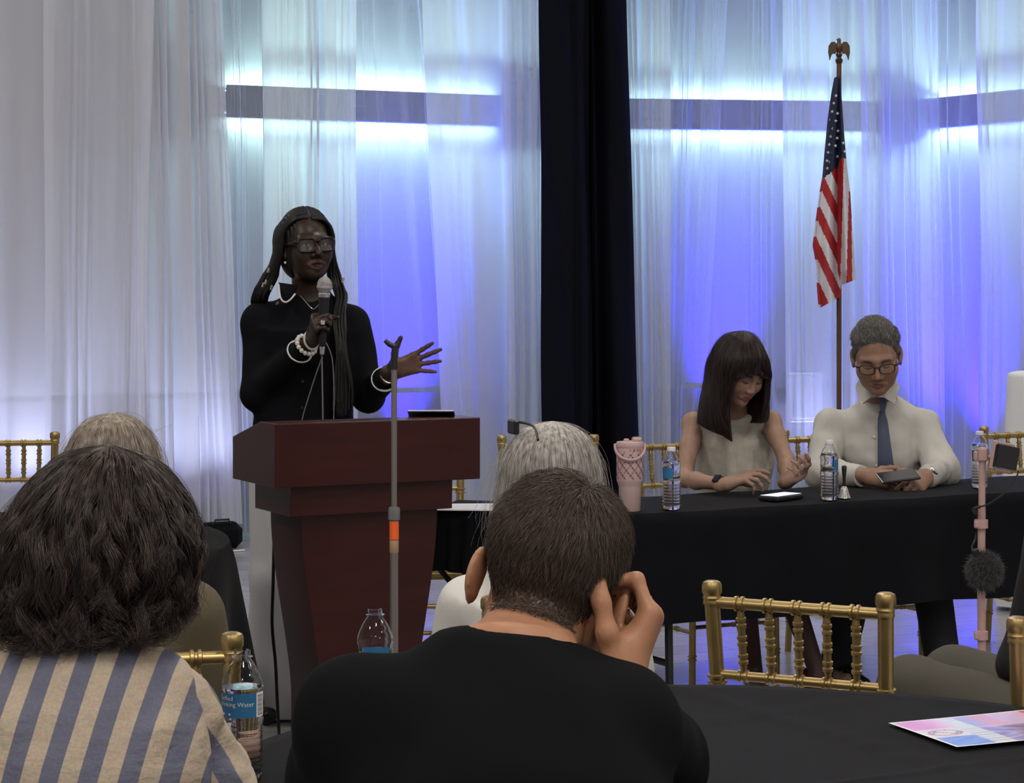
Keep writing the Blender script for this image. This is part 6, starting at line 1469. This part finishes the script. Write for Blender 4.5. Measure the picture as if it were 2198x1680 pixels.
def build_striped_woman():
    skin = skin_material('skin_light', (0.36, 0.22, 0.16), 0.5, 0.06)
    pel = np.array((-0.62, 2.98, 0.53)); me = root('person', base_point(pel[0], pel[1]), 'woman with wavy dark brown hair in a blue and beige striped shirt', 'person')
    HT = Fr(P(210, 1176, 3.085), face_rot(2, 4, 0, away=True), 0.97); neck = P(200, 1370, 3.06)
    shR, elR, wrR = P(342, 1488, 3.06), P(432, 1690, 3.11), Pz(480, 3.42, 0.80)
    shL, elL, wrL = P(2, 1490, 3.06), P(-60, 1700, 3.10), Pz(0, 3.36, 0.76)
    legs = seat_legs(pel)
    V, Q, b, Ts, L = torso_back(me, neck, pel, (shL, shR), (elL, elR), (wrL, wrR), skin, (0.36, 0.22, 0.16), HT, dict(wide=0.97), lambda l: hair_front(l), (0.015, 0.01, 0.009), 0.92, 0.98, hand_prims(hand_frame(wrR, (-0.1, 0.98, -0.1), (0, 0.1, 1), 0.95, thumb=(-1, 0, 0)), [(20, 25, 20)]*4)+hand_prims(hand_frame(wrL, (0.6, 0.7, -0.1), (0, -0.2, 1), 0.95, thumb=(0.8, 0.5, 0)), [(20, 25, 20)]*4), [(wrR, 0.10, 0.006)], 0.05, legs, 0.012)
    m = bpy.data.materials.new('striped_linen'); m.use_nodes = True; nt = m.node_tree; bs = nt.nodes['Principled BSDF']; bs.inputs['Roughness'].default_value = 0.85
    a = nt.nodes.new('ShaderNodeAttribute'); a.attribute_name = 'stripe'; fr = nt.nodes.new('ShaderNodeMath'); fr.operation = 'FRACT'; nt.links.new(a.outputs['Fac'], fr.inputs[0])
    rp = nt.nodes.new('ShaderNodeValToRGB'); rp.color_ramp.interpolation = 'LINEAR'; e = rp.color_ramp.elements; A_, B_ = (0.41, 0.335, 0.26, 1), (0.115, 0.12, 0.175, 1)
    e[0].position = 0.0; e[0].color = B_; e[1].position = 0.02; e[1].color = A_; x = e.new(0.50); x.color = A_; x = e.new(0.52); x.color = B_
    nt.links.new(fr.outputs[0], rp.inputs['Fac'])
    tc = nt.nodes.new('ShaderNodeTexCoord'); n = nt.nodes.new('ShaderNodeTexNoise'); n.inputs['Scale'].default_value = 260; nt.links.new(tc.outputs['Object'], n.inputs['Vector'])
    mx = nt.nodes.new('ShaderNodeMix'); mx.data_type = 'RGBA'; mx.blend_type = 'OVERLAY'; mx.inputs[0].default_value = 0.35; nt.links.new(rp.outputs['Color'], mx.inputs[6]); nt.links.new(n.outputs['Color'], mx.inputs[7]); nt.links.new(mx.outputs[2], bs.inputs['Base Color'])
    n3 = nt.nodes.new('ShaderNodeTexNoise'); n3.inputs['Scale'].default_value = 22; n3.inputs['Detail'].default_value = 3; mp = nt.nodes.new('ShaderNodeMapping'); mp.inputs['Scale'].default_value = (0.7, 1, 1.8); nt.links.new(tc.outputs['Object'], mp.inputs['Vector']); nt.links.new(mp.outputs['Vector'], n3.inputs['Vector'])
    bp = nt.nodes.new('ShaderNodeBump'); bp.inputs['Strength'].default_value = 0.35; bp.inputs['Distance'].default_value = 0.02; nt.links.new(n3.outputs['Fac'], bp.inputs['Height']); nt.links.new(bp.outputs['Normal'], bs.inputs['Normal'])
    lv = [(-0.10, 0, -0.01, 0.17, 0.15), (0.02, 0, -0.01, 0.185, 0.152), (0.20, 0, -0.012, 0.176, 0.142), (0.34, 0, -0.016, 0.180, 0.138), (0.78*L, 0, -0.016, 0.170, 0.122), (0.90*L, 0, -0.012, 0.118, 0.096), (1.00*L, 0, -0.004, 0.070, 0.070)]
    S_ = [loft(lv, 0.03, T=Ts)]
    for s_ in (shL, shR): S_ += [cone(neck+np.array((0, -0.01, -0.055)), s_, 0.053, 0.052, 0.05)]
    V, Q = sdf_mesh(S_, 0.0075); V = relax(V, Q, 4); V = wrinkle(V, Q, 0.005, 20, 71, (0.8, 1, 1.6)); V = wrinkle(V, Q, 0.0022, 60, 72, (0.7, 1, 1.5)); o = mk('striped_shirt', V, Q, m, me, world=True)
    u = (V[:, 0]-0.24*(V[:, 2]-1.0))/0.0515
    at = o.data.attributes.new('stripe', 'FLOAT', 'POINT'); at.data.foreach_set('value', u.astype(np.float32))
    for s_, e_, w_, sg_ in ((shL, elL, wrL, -1), (shR, elR, wrR, 1)):
        S_ = [cone(s_+np.array((-sg_*0.022, 0, -0.004)), s_*0.8+e_*0.2, 0.060, 0.065, 0.03), cone(s_*0.8+e_*0.2, e_, 0.065, 0.068, 0.03), cone(e_, e_*0.70+w_*0.30, 0.064, 0.062, 0.03)]
        V, Q = sdf_mesh(S_, 0.0075); V = wrinkle(V, Q, 0.006, 24, 75, (1, 1, 1.4)); V = wrinkle(V, Q, 0.003, 60, 76, (1, 1, 1)); sl = mk('sleeve', V, Q, m, o, world=True)
        us = ((V-s_) @ nrm((sg_*0.80, 0.1, 0.45)))/0.0515+0.25; at = sl.data.attributes.new('stripe', 'FLOAT', 'POINT'); at.data.foreach_set('value', us.astype(np.float32))
    d = nrm(wrR-elR); c = elR*0.70+wrR*0.30; q = MB(); q.tube([c-d*0.035, c+d*0.004], [0.066, 0.064], 24); cu = q.build('cuff', m, o, world=True); at = cu.data.attributes.new('stripe', 'FLOAT', 'POINT'); at.data.foreach_set('value', np.tile(np.linspace(0, 3.0, 24, dtype=np.float32), 2))
    trousers(me, pel, legs, MATS['dark_denim'], Ts)
    hm = hair_material('hair_brown_wavy', [(0.008, 0.006, 0.006), (0.020, 0.0122, 0.0105), (0.034, 0.020, 0.017), (0.085, 0.060, 0.052)], 0.33, 90, 0.45)
    TH = Fr(P(214, 1142, 3.08), np.eye(3), 1.0); cr = (0.018, -0.01, 0.124)
    G = {0: [cr, (0.080, 0.0, 0.095), (0.122, 0.0, 0.035), (0.140, 0.0, -0.020), (0.124, 0.0, -0.070), (0.116, 0.0, -0.105), (0.096, -0.01, -0.135)],
         45: [cr, (0.060, 0.06, 0.095), (0.095, 0.085, 0.035), (0.100, 0.090, -0.02), (0.095, 0.080, -0.07), (0.090, 0.075, -0.11), (0.08, 0.07, -0.135)],
         90: [cr, (0.0, 0.075, 0.100), (0.0, 0.110, 0.06), (0.0, 0.112, 0.05), (0, 0.112, 0.045), (0, 0.112, 0.042), (0, 0.112, 0.04)],
         135: [cr, (-0.050, 0.06, 0.095), (-0.095, 0.085, 0.035), (-0.105, 0.090, -0.02), (-0.105, 0.080, -0.07), (-0.10, 0.075, -0.11), (-0.09, 0.07, -0.135)],
         180: [cr, (-0.055, 0.0, 0.105), (-0.105, 0.0, 0.045), (-0.130, 0.0, -0.005), (-0.142, 0.0, -0.060), (-0.142, 0.0, -0.105), (-0.128, -0.01, -0.135)],
         225: [cr, (-0.035, -0.055, 0.105), (-0.085, -0.095, 0.045), (-0.105, -0.110, -0.02), (-0.115, -0.105, -0.08), (-0.105, -0.095, -0.125), (-0.090, -0.085, -0.150)],
         270: [cr, (0.012, -0.065, 0.105), (0.0, -0.118, 0.045), (0.0, -0.136, -0.02), (0.0, -0.132, -0.08), (0.0, -0.122, -0.125), (0.0, -0.110, -0.150)],
         315: [cr, (0.060, -0.05, 0.100), (0.092, -0.090, 0.040), (0.108, -0.105, -0.02), (0.100, -0.100, -0.075), (0.090, -0.090, -0.118), (0.075, -0.080, -0.145)]}
    E = Env(G); core = mk('hair', *_hair_core(E, TH, 0.90), hm, me, world=True)
    strand_object('hair_strands', E.strands(TH, 24000, 22, 81, wave=0.015, wfreq=3.4, clump=110, clump_w=0.8, depth=0.14, vmax=0.55, stray=0.005, tipvar=0.22, curl=0.020, startup=0.35), 0.00040, hm, core)
    strand_object('flyaway_strands', E.strands(TH, 500, 22, 82, wave=0.012, wfreq=2.0, clump=200, clump_w=0.2, depth=0.0, vmax=0.4, stray=0.018, tipvar=0.3, curl=0.03), 0.00025, hm, core)
build_striped_woman()

def simple_sitter(label, HTc, neck, sh, pel, top_col, skin_base, hair_cols, G, hair_kw, seed, turn=0, top_name='top', legs=None, trousers_m='dark_denim', core=0.93, hair_n=14000, bump_s=0.15):
    skin = skin_material('skin_'+str(seed), skin_base, 0.5, 0.06); me = root('person', base_point(pel[0], pel[1]), label, 'person')
    HT = Fr(HTc+np.array((0, 0.006, -0.026)), face_rot(turn, 0, 0, away=True), 0.93); shL, shR = sh
    elL, elR = shL+np.array((-0.05, 0.04, -0.26)), shR+np.array((0.05, 0.04, -0.26)); wrL, wrR = elL+np.array((0.08, 0.20, -0.08)), elR+np.array((-0.08, 0.20, -0.08))
    legs = legs or seat_legs(pel); hp = hand_prims(hand_frame(wrL, (0.3, 0.9, -0.2), (0, 0.2, 1), 0.95, thumb=(1, 0, 0)), [(20, 25, 20)]*4)+hand_prims(hand_frame(wrR, (-0.3, 0.9, -0.2), (0, 0.2, 1), 0.95, thumb=(-1, 0, 0)), [(20, 25, 20)]*4)
    V, Q, b, Ts, L = torso_back(me, neck, pel, (shL, shR), (elL, elR), (wrL, wrR), skin, skin_base, HT, dict(wide=0.97), lambda l: hair_front(l), hair_cols[1], 0.9, 0.95, hp, (), 0.05, legs, 0.013)
    tm = mat(top_name+str(seed), top_col, 0.8, bump=bump_s, bscale=60)
    lv = [(-0.08, 0, -0.01, 0.17, 0.14), (0.02, 0, -0.01, 0.182, 0.145), (0.20, 0, -0.012, 0.172, 0.135), (0.34, 0, -0.014, 0.174, 0.132), (0.78*L, 0, -0.014, 0.168, 0.118), (0.90*L, 0, -0.012, 0.115, 0.092), (1.0*L, 0, -0.004, 0.066, 0.066)]
    S_ = [loft(lv, 0.03, T=Ts)]
    for s_, e_, w_ in ((shL, elL, wrL), (shR, elR, wrR)): S_ += [cone(neck+np.array((0, -0.01, -0.055)), s_, 0.05, 0.05, 0.04), cone(s_, e_, 0.058, 0.058, 0.03), cone(e_, e_*0.3+w_*0.7, 0.054, 0.045, 0.03)]
    V, Q = sdf_mesh(S_, 0.009); V = wrinkle(V, Q, 0.006, 18, seed+1, (1.4, 1, 0.8)); mk(top_name, V, Q, tm, me, world=True)
    trousers(me, pel, legs, MATS[trousers_m], Ts)
    hm = hair_material('hair_'+str(seed), hair_cols, 0.4, 150, 0.4); TH = Fr(HTc, Rz(-math.radians(turn)), 1.0); E = Env(G); co = mk('hair', *_hair_core(E, TH, core), hm, me, world=True)
    strand_object('hair_strands', E.strands(TH, hair_n, 14, seed+2, **hair_kw), 0.00045, hm, co)
    strand_object('flyaway_strands', E.strands(TH, 260, 16, seed+3, wave=0.014, wfreq=1.3, clump=120, clump_w=0.1, depth=0.0, vmax=0.3, stray=0.022, tipvar=0.3), 0.00028, hm, co)
    return me, HT
def dome(cr, w_, dp, low, wl, dl, fr=True):
    """long straight hair: half width w_, back depth dp, tips at height low with half width wl and back depth dl"""
    cx, cy, cz = cr; G = {}
    for a in range(0, 360, 30):
        c, s = math.cos(math.radians(a)), math.sin(math.radians(a)); d = dp if s < 0 else 0.105; d2 = dl if s < 0 else 0.10
        lo = low if s < 0.75 else 0.03
        G[a] = [cr, (cx*0.5+c*w_*0.55, cy*0.5+s*d*0.58, cz-0.020), (c*w_*0.90, s*d*0.93, cz-0.075), (c*w_, s*d, cz-0.14 if lo < -0.05 else 0.05), (c*(w_*0.6+wl*0.4), s*(d*0.6+d2*0.4), (cz-0.14)*0.6+lo*0.4 if lo < -0.05 else 0.045), (c*(w_*0.3+wl*0.7), s*(d*0.3+d2*0.7), (cz-0.14)*0.3+lo*0.7 if lo < -0.05 else 0.04), (c*wl, s*d2, lo)]
    return G
simple_sitter('woman with pale beige-grey hair in an olive top behind the brown-haired woman', P(240, 1012, 4.12), P(238, 1180, 4.12), (P(62, 1320, 4.12), P(418, 1316, 4.12)), np.array((-0.77, 4.16, 0.52)),
    (0.085, 0.070, 0.040), (0.36, 0.23, 0.17), [(0.15, 0.12, 0.09), (0.27, 0.225, 0.18), (0.42, 0.395, 0.37)], dome((0.006, -0.02, 0.112), 0.094, 0.108, -0.16, 0.100, 0.10), dict(wave=0.003, wfreq=1.5, clump=90, clump_w=0.5, depth=0.05, vmax=0.35, stray=0.004, tipvar=0.15), 100, 0, 'olive_top')
gw, gT = simple_sitter('grey-haired woman in white shirt seen from behind at the far side of the front table', P(1180, 1016, 4.60), P(1168, 1196, 4.61), (P(1000, 1306, 4.60), P(1318, 1290, 4.60)), np.array((-0.01, 4.66, 0.52)),
    (0.60, 0.59, 0.57), (0.36, 0.23, 0.17), [(0.20, 0.18, 0.165), (0.38, 0.36, 0.34), (0.56, 0.545, 0.535)], dome((0.004, -0.005, 0.110), 0.110, 0.112, -0.19, 0.132, 0.105), dict(wave=0.004, wfreq=1.3, clump=80, clump_w=0.5, depth=0.05, vmax=0.3, stray=0.004, tipvar=0.12), 110, -18, 'white_shirt_back')
sg = root('sunglasses', (0, 0, 0)); sg.parent = gw
q = MB(); c0 = P(1102, 916, 4.56); q.box(c0, (0.012, 0.05, 0.030), Rz(0.3), 0.003); q.tube(catmull([c0+np.array((0, 0.0, 0.012)), c0+np.array((0.04, -0.05, 0.006)), c0+np.array((0.05, -0.10, -0.02))], 10), 0.003, 6); q.build('frame', MATS['black_plastic'], sg, world=True)

# sitter at the right edge of the picture: crossed khaki legs reach into the frame
kh = mat('khaki_cotton', (0.055, 0.050, 0.040), 0.85, bump=0.15, bscale=200)
pk = np.array((1.22, 4.50, 0.55))
lg = [(pk+np.array((-0.02, -0.06, 0.02)), P(1965, 1486, 4.62), P(1905, 1700, 5.05)), (pk+np.array((0.0, 0.12, 0.05)), P(2050, 1462, 4.86), np.array((1.02, 5.10, 0.1)))]
lg[0] = (lg[0][0], lg[0][1], np.array((0.86, 4.95, 0.30)))
simple_sitter('person in khaki trousers with crossed legs mostly beyond the right edge', np.array((1.30, 4.52, 1.24)), np.array((1.28, 4.52, 1.06)), (np.array((1.12, 4.52, 0.99)), np.array((1.44, 4.52, 0.99))), pk,
    (0.005, 0.005, 0.006), (0.34, 0.21, 0.15), [(0.02, 0.015, 0.012), (0.05, 0.04, 0.03)], dome((0, 0, 0.11), 0.09, 0.10, -0.08, 0.09, 0.09), dict(wave=0.003, wfreq=1.5, clump=60, clump_w=0.4, depth=0.05, vmax=0.3, stray=0.003), 120, 40, 'dark_top', lg, 'khaki_cotton', hair_n=3000)

# furry wind muff hanging on the tripod
wm = root('wind_muff_microphone', P(2113, 1222, 6.72), 'small microphone in a grey furry wind muff hanging on the pink tripod', 'microphone')
q = MB(); q.lathe([(0.044*math.sin(a), 0.048*math.cos(a)) for a in np.linspace(PI, 0, 14)], n=20, cap=False); q.build('foam_core', MATS['fur_grey'], wm)
q = MB(); q.tube([(-0.02, 0, 0.04), (-0.03, -0.005, 0.062)], [0.012, 0.009], 10); q.build('microphone_tip', MATS['black_plastic'], wm)
r = np.random.default_rng(5); n = 5000; d = r.normal(size=(n, 3)); d /= np.linalg.norm(d, axis=1, keepdims=True); t = np.linspace(0, 1, 6)[None, :, None]
p0 = d*np.array((0.043, 0.043, 0.047)); fl_ = d*r.uniform(0.006, 0.020, (n, 1))+r.normal(size=(n, 3))*0.005; pts = p0[:, None]+fl_[:, None]*t+np.array((0, 0, -0.006))*t**2
fm = hair_material('muff_fur', [(0.02, 0.021, 0.022), (0.06, 0.062, 0.066), (0.16, 0.165, 0.17)], 0.6, 300); strand_object('fur', pts+np.array(wm.location), 0.0005, fm, wm)
